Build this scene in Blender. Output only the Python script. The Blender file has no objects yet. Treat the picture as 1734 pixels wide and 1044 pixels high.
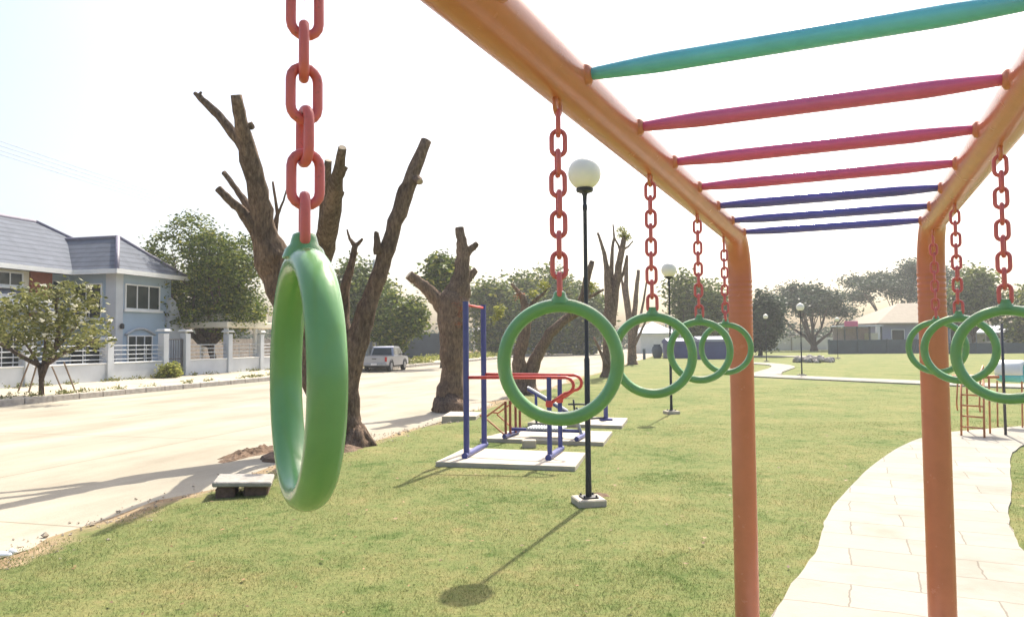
import bpy, math, random
import numpy as np
from mathutils import Vector, Matrix, Quaternion

rnd = random.Random(7)
rng = np.random.default_rng(7)
SC = bpy.context.scene
COL = SC.collection
R = math.radians

# ------------------------------------------------------------------ camera
F_PX, CX, CY, CAM_H = 1250.0, 867.0, 522.0, 1.7
PITCH, ROLL = math.atan(54.4 / 1250.0), R(0.5)
_fw = Vector((0, math.cos(PITCH), math.sin(PITCH)))
_u0 = Vector((0, -math.sin(PITCH), math.cos(PITCH)))
_r0 = Vector((1, 0, 0))
CAM_R = _r0 * math.cos(ROLL) - _u0 * math.sin(ROLL)
CAM_U = _u0 * math.cos(ROLL) + _r0 * math.sin(ROLL)
CAM_P = Vector((0, 0, CAM_H))
cd = bpy.data.cameras.new('camera')
cd.sensor_width = 36.0
cd.lens = 36.0 * F_PX / 1734.0
cd.clip_start, cd.clip_end = 0.05, 3000.0
cam = bpy.data.objects.new('camera', cd)
COL.objects.link(cam)
m = Matrix((CAM_R, CAM_U, -_fw)).transposed().to_4x4()
m.translation = CAM_P
cam.matrix_world = m
SC.camera = cam

# ------------------------------------------------------------------ sky, sun, exposure
SUN_AZ, SUN_EL = math.atan2(0.377, 0.926), R(49.8)
w = bpy.data.worlds.new('World'); SC.world = w
w.use_nodes = True
nt = w.node_tree
bg = nt.nodes['Background']
sky = nt.nodes.new('ShaderNodeTexSky')
sky.sky_type = 'NISHITA'; sky.sun_disc = False
sky.sun_elevation = SUN_EL; sky.sun_rotation = SUN_AZ
sky.air_density = 1.0; sky.dust_density = 5.0; sky.ozone_density = 1.0
nt.links.new(sky.outputs[0], bg.inputs[0])
bg.inputs[1].default_value = 0.15
sl = bpy.data.lights.new('sun', 'SUN')
sl.energy = 4.7; sl.angle = R(0.55); sl.color = (1.0, 0.93, 0.80)
so = bpy.data.objects.new('sun', sl); COL.objects.link(so)
SUN_V = Vector((math.sin(SUN_AZ) * math.cos(SUN_EL), math.cos(SUN_AZ) * math.cos(SUN_EL), math.sin(SUN_EL)))
so.rotation_euler = (-SUN_V).to_track_quat('-Z', 'Y').to_euler()
so.location = SUN_V * 60
vs = SC.view_settings
vs.view_transform = 'Standard'; vs.look = 'None'; vs.gamma = 1.0; vs.use_curve_mapping = False
vs.exposure = 0.8
SC.cycles.max_bounces = 8
SC.cycles.sample_clamp_indirect = 6.0

# ------------------------------------------------------------------ measuring helpers
def ray(px, py):
    return _fw + CAM_R * ((px - CX) / F_PX) + CAM_U * ((CY - py) / F_PX)

def G(px, py, zg=0.0):
    d = ray(px, py)
    return CAM_P + d * ((zg - CAM_H) / d.z)

def D(px, py, dist):
    """point seen at that pixel at a distance (along +Y) from the camera"""
    d = ray(px, py)
    return CAM_P + d * (dist / d.y)

RA = -math.atan(0.265)                       # heading of the road
RT = Vector((math.sin(-RA), math.cos(-RA), 0))
RD = Vector((math.cos(-RA), -math.sin(-RA), 0))
def TD(d, t, z=0.0):
    p = RD * d + RT * t
    return Vector((p.x, p.y, z))

# ------------------------------------------------------------------ mesh builder
class MB:
    def __init__(s):
        s.v = []; s.f = []
    def add(s, vs_, fs_):
        o = len(s.v)
        s.v += [tuple(p) for p in vs_]
        s.f += [tuple(i + o for i in f) for f in fs_]
        return s
    def box(s, c, size, rot=None):
        x, y, z = size[0] / 2, size[1] / 2, size[2] / 2
        pts = [Vector(p) for p in ((-x,-y,-z),(x,-y,-z),(x,y,-z),(-x,y,-z),(-x,-y,z),(x,-y,z),(x,y,z),(-x,y,z))]
        if rot is not None: pts = [rot @ p for p in pts]
        c = Vector(c)
        return s.add([p + c for p in pts], [(0,3,2,1),(4,5,6,7),(0,1,5,4),(1,2,6,5),(2,3,7,6),(3,0,4,7)])
    def bbox(s, c, size, b=0.02, rot=None):
        """box with chamfered edges"""
        x, y, z = size[0] / 2, size[1] / 2, size[2] / 2
        b = min(b, x * .9, y * .9, z * .9)
        pr = [(-x+b,-y),(x-b,-y),(x,-y+b),(x,y-b),(x-b,y),(-x+b,y),(-x,y-b),(-x,-y+b)]
        pi = [(-x+b,-y+b),(x-b,-y+b),(x-b,-y+b),(x-b,y-b),(x-b,y-b),(-x+b,y-b),(-x+b,y-b),(-x+b,-y+b)]
        rings = [(pi, -z), (pr, -z + b), (pr, z - b), (pi, z)]
        pts = []
        for q, zz in rings: pts += [Vector((a, c_, zz)) for a, c_ in q]
        fs = [tuple(range(7, -1, -1)), tuple(range(24, 32))]
        for k in range(3):
            for i in range(8):
                j = (i + 1) % 8
                fs.append((k*8+i, k*8+j, k*8+8+j, k*8+8+i))
        if rot is not None: pts = [rot @ p for p in pts]
        c = Vector(c)
        return s.add([p + c for p in pts], fs)
    def tube(s, path, rad, seg=10, cap=True, closed=False, rough=0.0, up=None, rr=None):
        path = [Vector(p) for p in path]
        n = len(path)
        if not hasattr(rad, '__len__'): rad = [rad] * n
        tang = []
        for i in range(n):
            if closed: a, b = path[(i-1) % n], path[(i+1) % n]
            else: a, b = path[max(i-1, 0)], path[min(i+1, n-1)]
            tang.append((b - a).normalized())
        u = Vector(up) if up is not None else (Vector((0,0,1)) if abs(tang[0].z) < .9 else Vector((1,0,0)))
        u = (u - tang[0] * u.dot(tang[0])).normalized()
        vs_ = []
        for i in range(n):
            if i:
                q = tang[i-1].rotation_difference(tang[i]); u = q @ u
                u = (u - tang[i] * u.dot(tang[i])).normalized()
            v = tang[i].cross(u)
            for k in range(seg):
                a = 2 * math.pi * k / seg
                rk = rad[i] * (1 + (rnd.uniform(-rough, rough) if rough else 0))
                if rr: rk *= rr(i, a)
                vs_.append(path[i] + (u * math.cos(a) + v * math.sin(a)) * rk)
        fs = []
        m_ = n if closed else n - 1
        for i in range(m_):
            j = (i + 1) % n
            for k in range(seg):
                l = (k + 1) % seg
                fs.append((i*seg+k, i*seg+l, j*seg+l, j*seg+k))
        if cap and not closed:
            fs.append(tuple(range(seg-1, -1, -1)))
            fs.append(tuple((n-1)*seg + k for k in range(seg)))
        return s.add(vs_, fs)
    def lathe(s, c, prof, seg=20, axis='Z'):
        """prof: list of (radius, height)"""
        c = Vector(c); vs_ = []; fs = []
        for r_, h in prof:
            for k in range(seg):
                a = 2 * math.pi * k / seg
                p = (r_ * math.cos(a), r_ * math.sin(a), h)
                if axis == 'X': p = (p[2], p[0], p[1])
                if axis == 'Y': p = (p[1], p[2], p[0])
                vs_.append(c + Vector(p))
        n = len(prof)
        for i in range(n - 1):
            for k in range(seg):
                l = (k + 1) % seg
                fs.append((i*seg+k, i*seg+l, (i+1)*seg+l, (i+1)*seg+k))
        fs.append(tuple(range(seg-1, -1, -1)))
        fs.append(tuple((n-1)*seg + k for k in range(seg)))
        return s.add(vs_, fs)
    def prism(s, poly, z0, z1):
        """poly: ccw list of (x, y)"""
        n = len(poly)
        vs_ = [(p[0], p[1], z0) for p in poly] + [(p[0], p[1], z1) for p in poly]
        fs = [tuple(range(n-1, -1, -1)), tuple(range(n, 2*n))]
        for i in range(n):
            j = (i + 1) % n
            fs.append((i, j, n+j, n+i))
        return s.add(vs_, fs)
    def build(s, name, mat, parent=None, smooth=False, loc=None, angle=None):
        me = bpy.data.meshes.new(name)
        me.from_pydata([tuple(v) for v in s.v], [], s.f)
        me.update()
        if mat: me.materials.append(mat)
        if smooth:
            me.polygons.foreach_set('use_smooth', [True] * len(me.polygons))
            if angle: me.set_sharp_from_angle(angle=R(angle))
        o = bpy.data.objects.new(name, me)
        COL.objects.link(o)
        if parent is not None: o.parent = parent
        if loc is not None: o.location = loc
        return o

def tag(o, label=None, cat=None, group=None, kind=None):
    if label: o['label'] = label
    if cat: o['category'] = cat
    if group: o['group'] = group
    if kind: o['kind'] = kind
    return o

def thing(name, label, cat, loc=(0,0,0), rz=0.0, group=None):
    o = bpy.data.objects.new(name, None)
    o.empty_display_size = 0.2
    COL.objects.link(o)
    o.location = loc; o.rotation_euler = (0, 0, rz)
    return tag(o, label, cat, group)

def copy_thing(o, parent=None):
    c = o.copy(); COL.objects.link(c)
    if parent is not None: c.parent = parent
    for ch in list(o.children): copy_thing(ch, c)
    return c

def quads_mesh(name, verts, nper, mat, parent=None, smooth=False):
    """verts: (N*nper, 3) numpy array, one face per nper verts"""
    me = bpy.data.meshes.new(name)
    nv = len(verts); nf = nv // nper
    me.vertices.add(nv); me.vertices.foreach_set('co', verts.astype(np.float32).ravel())
    me.loops.add(nv); me.loops.foreach_set('vertex_index', np.arange(nv, dtype=np.int32))
    me.polygons.add(nf)
    me.polygons.foreach_set('loop_start', np.arange(0, nv, nper, dtype=np.int32))
    me.polygons.foreach_set('loop_total', np.full(nf, nper, dtype=np.int32))
    me.update(calc_edges=True); me.validate()
    me.materials.append(mat)
    o = bpy.data.objects.new(name, me); COL.objects.link(o)
    if parent is not None: o.parent = parent
    return o

# ------------------------------------------------------------------ materials
def new_mat(name):
    mt = bpy.data.materials.new(name); mt.use_nodes = True
    n = mt.node_tree
    return mt, n, n.nodes['Principled BSDF'], n.nodes['Material Output']

def nd(n, t, **kw):
    x = n.nodes.new(t)
    for k, v in kw.items(): setattr(x, k, v)
    return x

def ramp(n, stops):
    r_ = nd(n, 'ShaderNodeValToRGB')
    e = r_.color_ramp.elements
    while len(e) < len(stops): e.new(0.5)
    for i, (p, c) in enumerate(stops):
        e[i].position = p
        e[i].color = (c, c, c, 1) if not hasattr(c, '__len__') else (*c, 1)
    return r_

def noise(n, scale, detail=4, rough=0.55, coord=None):
    x = nd(n, 'ShaderNodeTexNoise')
    x.inputs['Scale'].default_value = scale
    x.inputs['Detail'].default_value = detail
    x.inputs['Roughness'].default_value = rough
    if coord is not None: n.links.new(coord, x.inputs['Vector'])
    return x

def simple(name, c, rough=0.6, metal=0.0, var=0.18, scale=6.0, bump=0.0, bscale=40.0, spec=0.5, coat=0.0, coord='Object'):
    mt, n, p, out = new_mat(name)
    tc = nd(n, 'ShaderNodeTexCoord').outputs[coord]
    a = noise(n, scale, 5, 0.6, tc)
    lo = tuple(max(0, x * (1 - var)) for x in c); hi = tuple(min(1, x * (1 + var)) for x in c)
    r_ = ramp(n, [(0.3, lo), (0.7, hi)])
    n.links.new(a.outputs['Fac'], r_.inputs[0]); n.links.new(r_.outputs[0], p.inputs['Base Color'])
    p.inputs['Roughness'].default_value = rough; p.inputs['Metallic'].default_value = metal
    p.inputs['Specular IOR Level'].default_value = spec
    if coat:
        p.inputs['Coat Weight'].default_value = coat; p.inputs['Coat Roughness'].default_value = 0.15
    if bump:
        b = noise(n, bscale, 5, 0.6, tc); bp = nd(n, 'ShaderNodeBump')
        bp.inputs['Strength'].default_value = bump; bp.inputs['Distance'].default_value = 0.02
        n.links.new(b.outputs['Fac'], bp.inputs['Height']); n.links.new(bp.outputs[0], p.inputs['Normal'])
    return mt

def leaf_mat(name, stops, trans=0.3, rough=0.55):
    mt, n, p, out = new_mat(name)
    g = nd(n, 'ShaderNodeNewGeometry')
    r_ = ramp(n, stops)
    n.links.new(g.outputs['Random Per Island'], r_.inputs[0])
    n.links.new(r_.outputs[0], p.inputs['Base Color'])
    p.inputs['Roughness'].default_value = rough
    p.inputs['Specular IOR Level'].default_value = 0.2
    tr = nd(n, 'ShaderNodeBsdfTranslucent')
    n.links.new(r_.outputs[0], tr.inputs['Color'])
    mx = nd(n, 'ShaderNodeMixShader'); mx.inputs[0].default_value = trans
    n.links.new(p.outputs[0], mx.inputs[1]); n.links.new(tr.outputs[0], mx.inputs[2])
    n.links.new(mx.outputs[0], out.inputs['Surface'])
    return mt

def paint(name, c, rough=0.32, var=0.1, wear=0.0):
    """gloss paint on steel, slightly uneven, faint orange peel"""
    mt = simple(name, c, rough, 0.0, var, 9.0, 0.03, 90.0, 0.5)
    n = mt.node_tree; p = n.nodes['Principled BSDF']
    g_ = noise(n, 14, 6, 0.7, nd(n, 'ShaderNodeTexCoord').outputs['Object'])
    rg_ = ramp(n, [(0.3, rough * .95), (0.75, min(1, rough * 1.2))])
    n.links.new(g_.outputs['Fac'], rg_.inputs[0]); n.links.new(rg_.outputs[0], p.inputs['Roughness'])
    if wear:
        n = mt.node_tree; p = n.nodes['Principled BSDF']
        tc = nd(n, 'ShaderNodeTexCoord').outputs['Object']
        a = noise(n, 55, 6, 0.7, tc); r_ = ramp(n, [(0.57, 0.0), (0.66, wear)])
        n.links.new(a.outputs['Fac'], r_.inputs[0])
        mix = nd(n, 'ShaderNodeMixRGB'); mix.inputs[2].default_value = (0.16, 0.08, 0.05, 1)
        src = p.inputs['Base Color'].links[0].from_socket
        n.links.new(r_.outputs[0], mix.inputs[0]); n.links.new(src, mix.inputs[1]); n.links.new(mix.outputs[0], p.inputs['Base Color'])
    return mt

M = {}
M['orange'] = paint('orange_paint', (0.60, 0.205, 0.11), 0.24, 0.06, 0.0)
M['teal'] = paint('teal_paint', (0.16, 0.55, 0.62), 0.18)
M['crimson'] = paint('crimson_paint', (0.68, 0.13, 0.27), 0.18)
M['blue'] = paint('blue_paint', (0.13, 0.12, 0.40), 0.16)
M['navy'] = paint('navy_paint', (0.055, 0.065, 0.23), 0.35)
M['green'] = paint('green_ring_plastic', (0.165, 0.36, 0.145), 0.2, 0.09)
M['red_chain'] = paint('red_chain_paint', (0.66, 0.15, 0.15), 0.36, 0.12, 0.5)
M['red'] = paint('red_paint', (0.62, 0.07, 0.055), 0.35)
M['coral'] = paint('coral_paint', (0.50, 0.19, 0.08), 0.45, 0.2, 0.3)
M['black'] = simple('black_metal', (0.022, 0.024, 0.03), 0.45)
M['steel'] = simple('grey_steel', (0.35, 0.36, 0.38), 0.35, 0.6)
M['pad_grey'] = simple('pale_vinyl', (0.45, 0.47, 0.5), 0.45)
M['globe'] = simple('opal_globe', (0.86, 0.82, 0.72), 0.3, 0, 0.03)
M['concrete'] = simple('concrete', (0.44, 0.395, 0.315), 0.85, 0, 0.14, 3.0, 0.3, 30)
M['concrete_dark'] = simple('aged_concrete', (0.36, 0.33, 0.29), 0.9, 0, 0.25, 5.0, 0.5, 25)
M['lid'] = simple('grey_concrete_lid', (0.30, 0.28, 0.25), 0.85, 0, 0.25, 9.0, 0.5, 30)
M['brick'] = simple('rough_brick', (0.14, 0.09, 0.065), 0.9, 0, 0.4, 14.0, 0.8, 40)
M['white_paint'] = simple('white_wall_paint', (0.74, 0.75, 0.74), 0.6, 0, 0.06, 2.0)
M['fence_wall'] = simple('pale_grey_wall_paint', (0.50, 0.53, 0.56), 0.7, 0, 0.08, 1.2)
M['house_wall'] = simple('blue_grey_render', (0.34, 0.44, 0.54), 0.75, 0, 0.06, 1.0)
M['cream'] = simple('cream_render', (0.66, 0.62, 0.50), 0.75, 0, 0.06, 1.0)
M['redbrown'] = simple('red_brown_panel', (0.26, 0.075, 0.04), 0.6)
M['glass'] = simple('dark_window_glass', (0.035, 0.045, 0.045), 0.08, 0, 0.2, 2.0)
M['dark'] = simple('dark_metalwork', (0.06, 0.06, 0.07), 0.5)
M['rail_grey'] = simple('grey_rail_paint', (0.42, 0.45, 0.48), 0.5)
M['soil'] = simple('dry_soil', (0.15, 0.095, 0.06), 0.95, 0, 0.4, 7.0, 0.8, 22)
M['rock'] = simple('broken_stone', (0.34, 0.31, 0.28), 0.9, 0, 0.3, 3.0, 0.6, 12)
M['white_plastic'] = simple('white_litter', (0.8, 0.8, 0.78), 0.5, 0, 0.04)
M['slate'] = simple('slate_fence_paint', (0.06, 0.085, 0.11), 0.7, 0, 0.15, 1.0)
M['blue_sheet'] = simple('blue_sheet_metal', (0.05, 0.07, 0.20), 0.5, 0, 0.15, 1.0)
M['violet_wall'] = simple('violet_grey_wall', (0.30, 0.31, 0.42), 0.7, 0, 0.08, 0.6)
M['tan_roof'] = simple('tan_roof_tiles', (0.27, 0.225, 0.17), 0.8, 0, 0.1, 2.0)
M['grey_roof'] = simple('pale_metal_roof', (0.50, 0.53, 0.58), 0.5, 0, 0.08, 2.0)
M['silver'] = simple('silver_car_paint', (0.36, 0.375, 0.42), 0.28, 0.45, 0.04, 1.0, coat=0.6)
M['rubber'] = simple('tyre_rubber', (0.02, 0.02, 0.02), 0.8)
M['lamp_red'] = simple('tail_light_plastic', (0.45, 0.02, 0.02), 0.2)
M['wood'] = simple('weathered_stake_wood', (0.20, 0.15, 0.11), 0.85, 0, 0.3, 9.0)
M['bark'] = None

def bark_mat(name, c1, c2, c3):
    mt, n, p, out = new_mat(name)
    tc = nd(n, 'ShaderNodeTexCoord').outputs['Object']
    mp = nd(n, 'ShaderNodeMapping'); mp.inputs['Scale'].default_value = (1, 1, 0.3)
    n.links.new(tc, mp.inputs[0])
    a = noise(n, 22, 8, 0.7, mp.outputs[0]); b = noise(n, 2.2, 4, 0.6, tc)
    r1 = ramp(n, [(0.33, c1), (0.55, c2), (0.75, c3)])
    n.links.new(a.outputs['Fac'], r1.inputs[0])
    r2 = ramp(n, [(0.35, (0.75, 0.72, 0.68)), (0.7, (1.3, 1.2, 1.1))])
    n.links.new(b.outputs['Fac'], r2.inputs[0])
    mx = nd(n, 'ShaderNodeMixRGB', blend_type='MULTIPLY'); mx.inputs[0].default_value = 1
    n.links.new(r1.outputs[0], mx.inputs[1]); n.links.new(r2.outputs[0], mx.inputs[2])
    n.links.new(mx.outputs[0], p.inputs['Base Color'])
    p.inputs['Roughness'].default_value = 0.92; p.inputs['Specular IOR Level'].default_value = 0.2
    bp = nd(n, 'ShaderNodeBump'); bp.inputs['Strength'].default_value = 1.0; bp.inputs['Distance'].default_value = 0.12
    n.links.new(a.outputs['Fac'], bp.inputs['Height']); n.links.new(bp.outputs[0], p.inputs['Normal'])
    return mt
M['bark'] = bark_mat('rough_bark', (0.11, 0.082, 0.064), (0.26, 0.195, 0.15), (0.45, 0.36, 0.29))
M['bark_far'] = bark_mat('grey_bark', (0.06, 0.048, 0.042), (0.15, 0.12, 0.10), (0.25, 0.21, 0.185))
M['dry_leaf'] = leaf_mat('dry_fallen_leaves', [(0.0, (0.10, 0.06, 0.03)), (1.0, (0.32, 0.2, 0.09))], 0.1)
M['cut'] = simple('sawn_wood', (0.38, 0.30, 0.21), 0.8, 0, 0.25, 20)

M['leaf_dense'] = leaf_mat('dense_tree_leaves', [(0.0, (0.035, 0.06, 0.012)), (0.5, (0.095, 0.145, 0.024)), (0.85, (0.20, 0.235, 0.04)), (1.0, (0.36, 0.34, 0.07))])
M['leaf_mid'] = leaf_mat('mid_green_leaves', [(0.0, (0.05, 0.08, 0.016)), (0.6, (0.12, 0.165, 0.035)), (1.0, (0.26, 0.28, 0.07))])
M['leaf_rain'] = leaf_mat('rain_tree_leaves', [(0.0, (0.028, 0.05, 0.035)), (0.6, (0.055, 0.085, 0.055)), (1.0, (0.10, 0.13, 0.07))])
M['leaf_young'] = leaf_mat('young_sprout_leaves', [(0.0, (0.14, 0.17, 0.035)), (0.6, (0.25, 0.27, 0.06)), (1.0, (0.38, 0.36, 0.10))], 0.45)
M['leaf_olive'] = leaf_mat('olive_leaves', [(0.0, (0.08, 0.095, 0.025)), (0.5, (0.165, 0.18, 0.05)), (1.0, (0.30, 0.29, 0.11))])
M['leaf_dead'] = leaf_mat('dead_leaves', [(0.0, (0.25, 0.10, 0.06)), (1.0, (0.42, 0.20, 0.12))])
M['blossom'] = leaf_mat('white_petals', [(0.0, (0.7, 0.68, 0.55)), (1.0, (0.85, 0.84, 0.76))], 0.3)

# roof tiles: rows across the slope
def tile_mat(name, c):
    mt, n, p, out = new_mat(name)
    tc = nd(n, 'ShaderNodeTexCoord').outputs['Object']
    sx = nd(n, 'ShaderNodeSeparateXYZ'); n.links.new(tc, sx.inputs[0])
    mm = nd(n, 'ShaderNodeMath', operation='MULTIPLY'); mm.inputs[1].default_value = 3.6
    n.links.new(sx.outputs[2], mm.inputs[0])
    fr = nd(n, 'ShaderNodeMath', operation='FRACT'); n.links.new(mm.outputs[0], fr.inputs[0])
    a = noise(n, 1.6, 5, 0.65, tc)
    r1 = ramp(n, [(0.3, tuple(x * .85 for x in c)), (0.7, tuple(x * 1.15 for x in c))])
    n.links.new(a.outputs['Fac'], r1.inputs[0]); 
    r2 = ramp(n, [(0.0, 0.5), (0.3, 1.05)]); n.links.new(fr.outputs[0], r2.inputs[0])
    mx = nd(n, 'ShaderNodeMixRGB', blend_type='MULTIPLY'); mx.inputs[0].default_value = 1.0
    n.links.new(r1.outputs[0], mx.inputs[1]); n.links.new(r2.outputs[0], mx.inputs[2])
    n.links.new(mx.outputs[0], p.inputs['Base Color']); p.inputs['Roughness'].default_value = 0.85; p.inputs['Specular IOR Level'].default_value = 0.15
    bp = nd(n, 'ShaderNodeBump'); bp.inputs['Strength'].default_value = 0.4; bp.inputs['Distance'].default_value = 0.03
    n.links.new(fr.outputs[0], bp.inputs['Height']); n.links.new(bp.outputs[0], p.inputs['Normal'])
    return mt
M['roof'] = tile_mat('slate_blue_roof_tiles', (0.125, 0.14, 0.17))

def lawn_mat(name, blades=False):
    mt, n, p, out = new_mat(name)
    geo = nd(n, 'ShaderNodeNewGeometry'); pos = geo.outputs['Position']
    a = noise(n, 0.7, 6, 0.65, pos); b = noise(n, 4.5, 6, 0.75, pos); c = noise(n, 30.0, 5, 0.75, pos)
    r1 = ramp(n, [(0.38, (0.085, 0.13, 0.036)), (0.47, (0.16, 0.187, 0.07)), (0.58, (0.215, 0.21, 0.088)), (0.68, (0.30, 0.24, 0.12))])
    mixn = nd(n, 'ShaderNodeMath', operation='MULTIPLY_ADD'); mixn.inputs[1].default_value = 0.5
    n.links.new(b.outputs['Fac'], mixn.inputs[0])
    h = nd(n, 'ShaderNodeMath', operation='MULTIPLY'); h.inputs[1].default_value = 0.5
    n.links.new(a.outputs['Fac'], h.inputs[0]); n.links.new(h.outputs[0], mixn.inputs[2])
    n.links.new(mixn.outputs[0], r1.inputs[0])
    col = r1.outputs[0]
    if blades:
        r3 = ramp(n, [(0.0, (0.72, 0.78, 0.7)), (0.6, (1.08, 1.08, 1.08)), (1.0, (1.5, 1.4, 1.25))])
        n.links.new(geo.outputs['Random Per Island'], r3.inputs[0])
        mx = nd(n, 'ShaderNodeMixRGB', blend_type='MULTIPLY'); mx.inputs[0].default_value = 1
        n.links.new(col, mx.inputs[1]); n.links.new(r3.outputs[0], mx.inputs[2]); col = mx.outputs[0]
        n.links.new(col, p.inputs['Base Color'])
        tr = nd(n, 'ShaderNodeBsdfTranslucent'); n.links.new(col, tr.inputs['Color'])
        ms = nd(n, 'ShaderNodeMixShader'); ms.inputs[0].default_value = 0.45
        n.links.new(p.outputs[0], ms.inputs[1]); n.links.new(tr.outputs[0], ms.inputs[2]); n.links.new(ms.outputs[0], out.inputs['Surface'])
        p.inputs['Roughness'].default_value = 0.6; p.inputs['Specular IOR Level'].default_value = 0.25
        return mt
    r2 = ramp(n, [(0.25, (0.55, 0.55, 0.5)), (0.55, (1.05, 1.05, 1.0)), (0.8, (1.35, 1.3, 1.2))])
    n.links.new(c.outputs['Fac'], r2.inputs[0])
    mx = nd(n, 'ShaderNodeMixRGB', blend_type='MULTIPLY'); mx.inputs[0].default_value = 0.85
    n.links.new(col, mx.inputs[1]); n.links.new(r2.outputs[0], mx.inputs[2])
    # bare dry soil along the road edge, local x is the distance across the road
    tc = nd(n, 'ShaderNodeTexCoord').outputs['Object']
    sx = nd(n, 'ShaderNodeSeparateXYZ'); n.links.new(tc, sx.inputs[0])
    e = noise(n, 0.9, 6, 0.7, pos)
    ma = nd(n, 'ShaderNodeMath', operation='MULTIPLY_ADD'); ma.inputs[1].default_value = 2.2; n.links.new(e.outputs['Fac'], ma.inputs[0])
    n.links.new(sx.outputs[0], ma.inputs[2])                    # x + 2.2*noise
    mr = nd(n, 'ShaderNodeMapRange'); mr.inputs[1].default_value = -4.75; mr.inputs[2].default_value = -4.35
    n.links.new(ma.outputs[0], mr.inputs[0])
    soil = ramp(n, [(0.3, (0.24, 0.16, 0.09)), (0.7, (0.42, 0.33, 0.21))]); n.links.new(b.outputs['Fac'], soil.inputs[0])
    mx2 = nd(n, 'ShaderNodeMixRGB'); n.links.new(mr.outputs[0], mx2.inputs[0])
    n.links.new(soil.outputs[0], mx2.inputs[1]); n.links.new(mx.outputs[0], mx2.inputs[2])
    n.links.new(mx2.outputs[0], p.inputs['Base Color'])
    p.inputs['Roughness'].default_value = 0.95; p.inputs['Specular IOR Level'].default_value = 0.1
    bp = nd(n, 'ShaderNodeBump'); bp.inputs['Strength'].default_value = 0.7; bp.inputs['Distance'].default_value = 0.03
    n.links.new(c.outputs['Fac'], bp.inputs['Height']); n.links.new(bp.outputs[0], p.inputs['Normal'])
    return mt
M['lawn'] = lawn_mat('mown_lawn'); M['blades'] = lawn_mat('grass_blades', True)

def road_mat():
    mt, n, p, out = new_mat('dusty_concrete_road')
    tc = nd(n, 'ShaderNodeTexCoord').outputs['Object']
    mp = nd(n, 'ShaderNodeMapping'); mp.inputs['Scale'].default_value = (1, 0.18, 1); n.links.new(tc, mp.inputs[0])
    a = noise(n, 0.7, 6, 0.65, mp.outputs[0]); b = noise(n, 60, 3, 0.7, tc); c = noise(n, 0.35, 4, 0.6, tc)
    r1 = ramp(n, [(0.30, (0.285, 0.25, 0.19)), (0.55, (0.37, 0.335, 0.265)), (0.75, (0.42, 0.385, 0.315))])
    n.links.new(a.outputs['Fac'], r1.inputs[0])
    r2 = ramp(n, [(0.3, 0.86), (0.7, 1.06)]); n.links.new(b.outputs['Fac'], r2.inputs[0])
    mx = nd(n, 'ShaderNodeMixRGB', blend_type='MULTIPLY'); mx.inputs[0].default_value = 1
    n.links.new(r1.outputs[0], mx.inputs[1]); n.links.new(r2.outputs[0], mx.inputs[2])
    r3 = ramp(n, [(0.35, 0.88), (0.6, 1.05)]); n.links.new(c.outputs['Fac'], r3.inputs[0])
    mx2 = nd(n, 'ShaderNodeMixRGB', blend_type='MULTIPLY'); mx2.inputs[0].default_value = 1
    n.links.new(mx.outputs[0], mx2.inputs[1]); n.links.new(r3.outputs[0], mx2.inputs[2])
    # slab joints along and across the road
    bt = nd(n, 'ShaderNodeTexBrick'); bt.offset = 0.0
    bt.inputs['Scale'].default_value = 1.0; bt.inputs['Brick Width'].default_value = 4.65; bt.inputs['Row Height'].default_value = 6.0
    bt.inputs['Mortar Size'].default_value = 0.018; bt.inputs['Mortar Smooth'].default_value = 0.3
    bt.inputs['Color1'].default_value = bt.inputs['Color2'].default_value = (1, 1, 1, 1); bt.inputs['Mortar'].default_value = (0.62, 0.6, 0.56, 1)
    n.links.new(tc, bt.inputs['Vector'])
    mx3 = nd(n, 'ShaderNodeMixRGB', blend_type='MULTIPLY'); mx3.inputs[0].default_value = 1
    n.links.new(mx2.outputs[0], mx3.inputs[1]); n.links.new(bt.outputs['Color'], mx3.inputs[2])
    n.links.new(mx3.outputs[0], p.inputs['Base Color']); p.inputs['Roughness'].default_value = 0.9
    p.inputs['Specular IOR Level'].default_value = 0.15
    bp = nd(n, 'ShaderNodeBump'); bp.inputs['Strength'].default_value = 0.25; bp.inputs['Distance'].default_value = 0.01
    n.links.new(b.outputs['Fac'], bp.inputs['Height']); n.links.new(bp.outputs[0], p.inputs['Normal'])
    return mt
M['road'] = road_mat()

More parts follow.
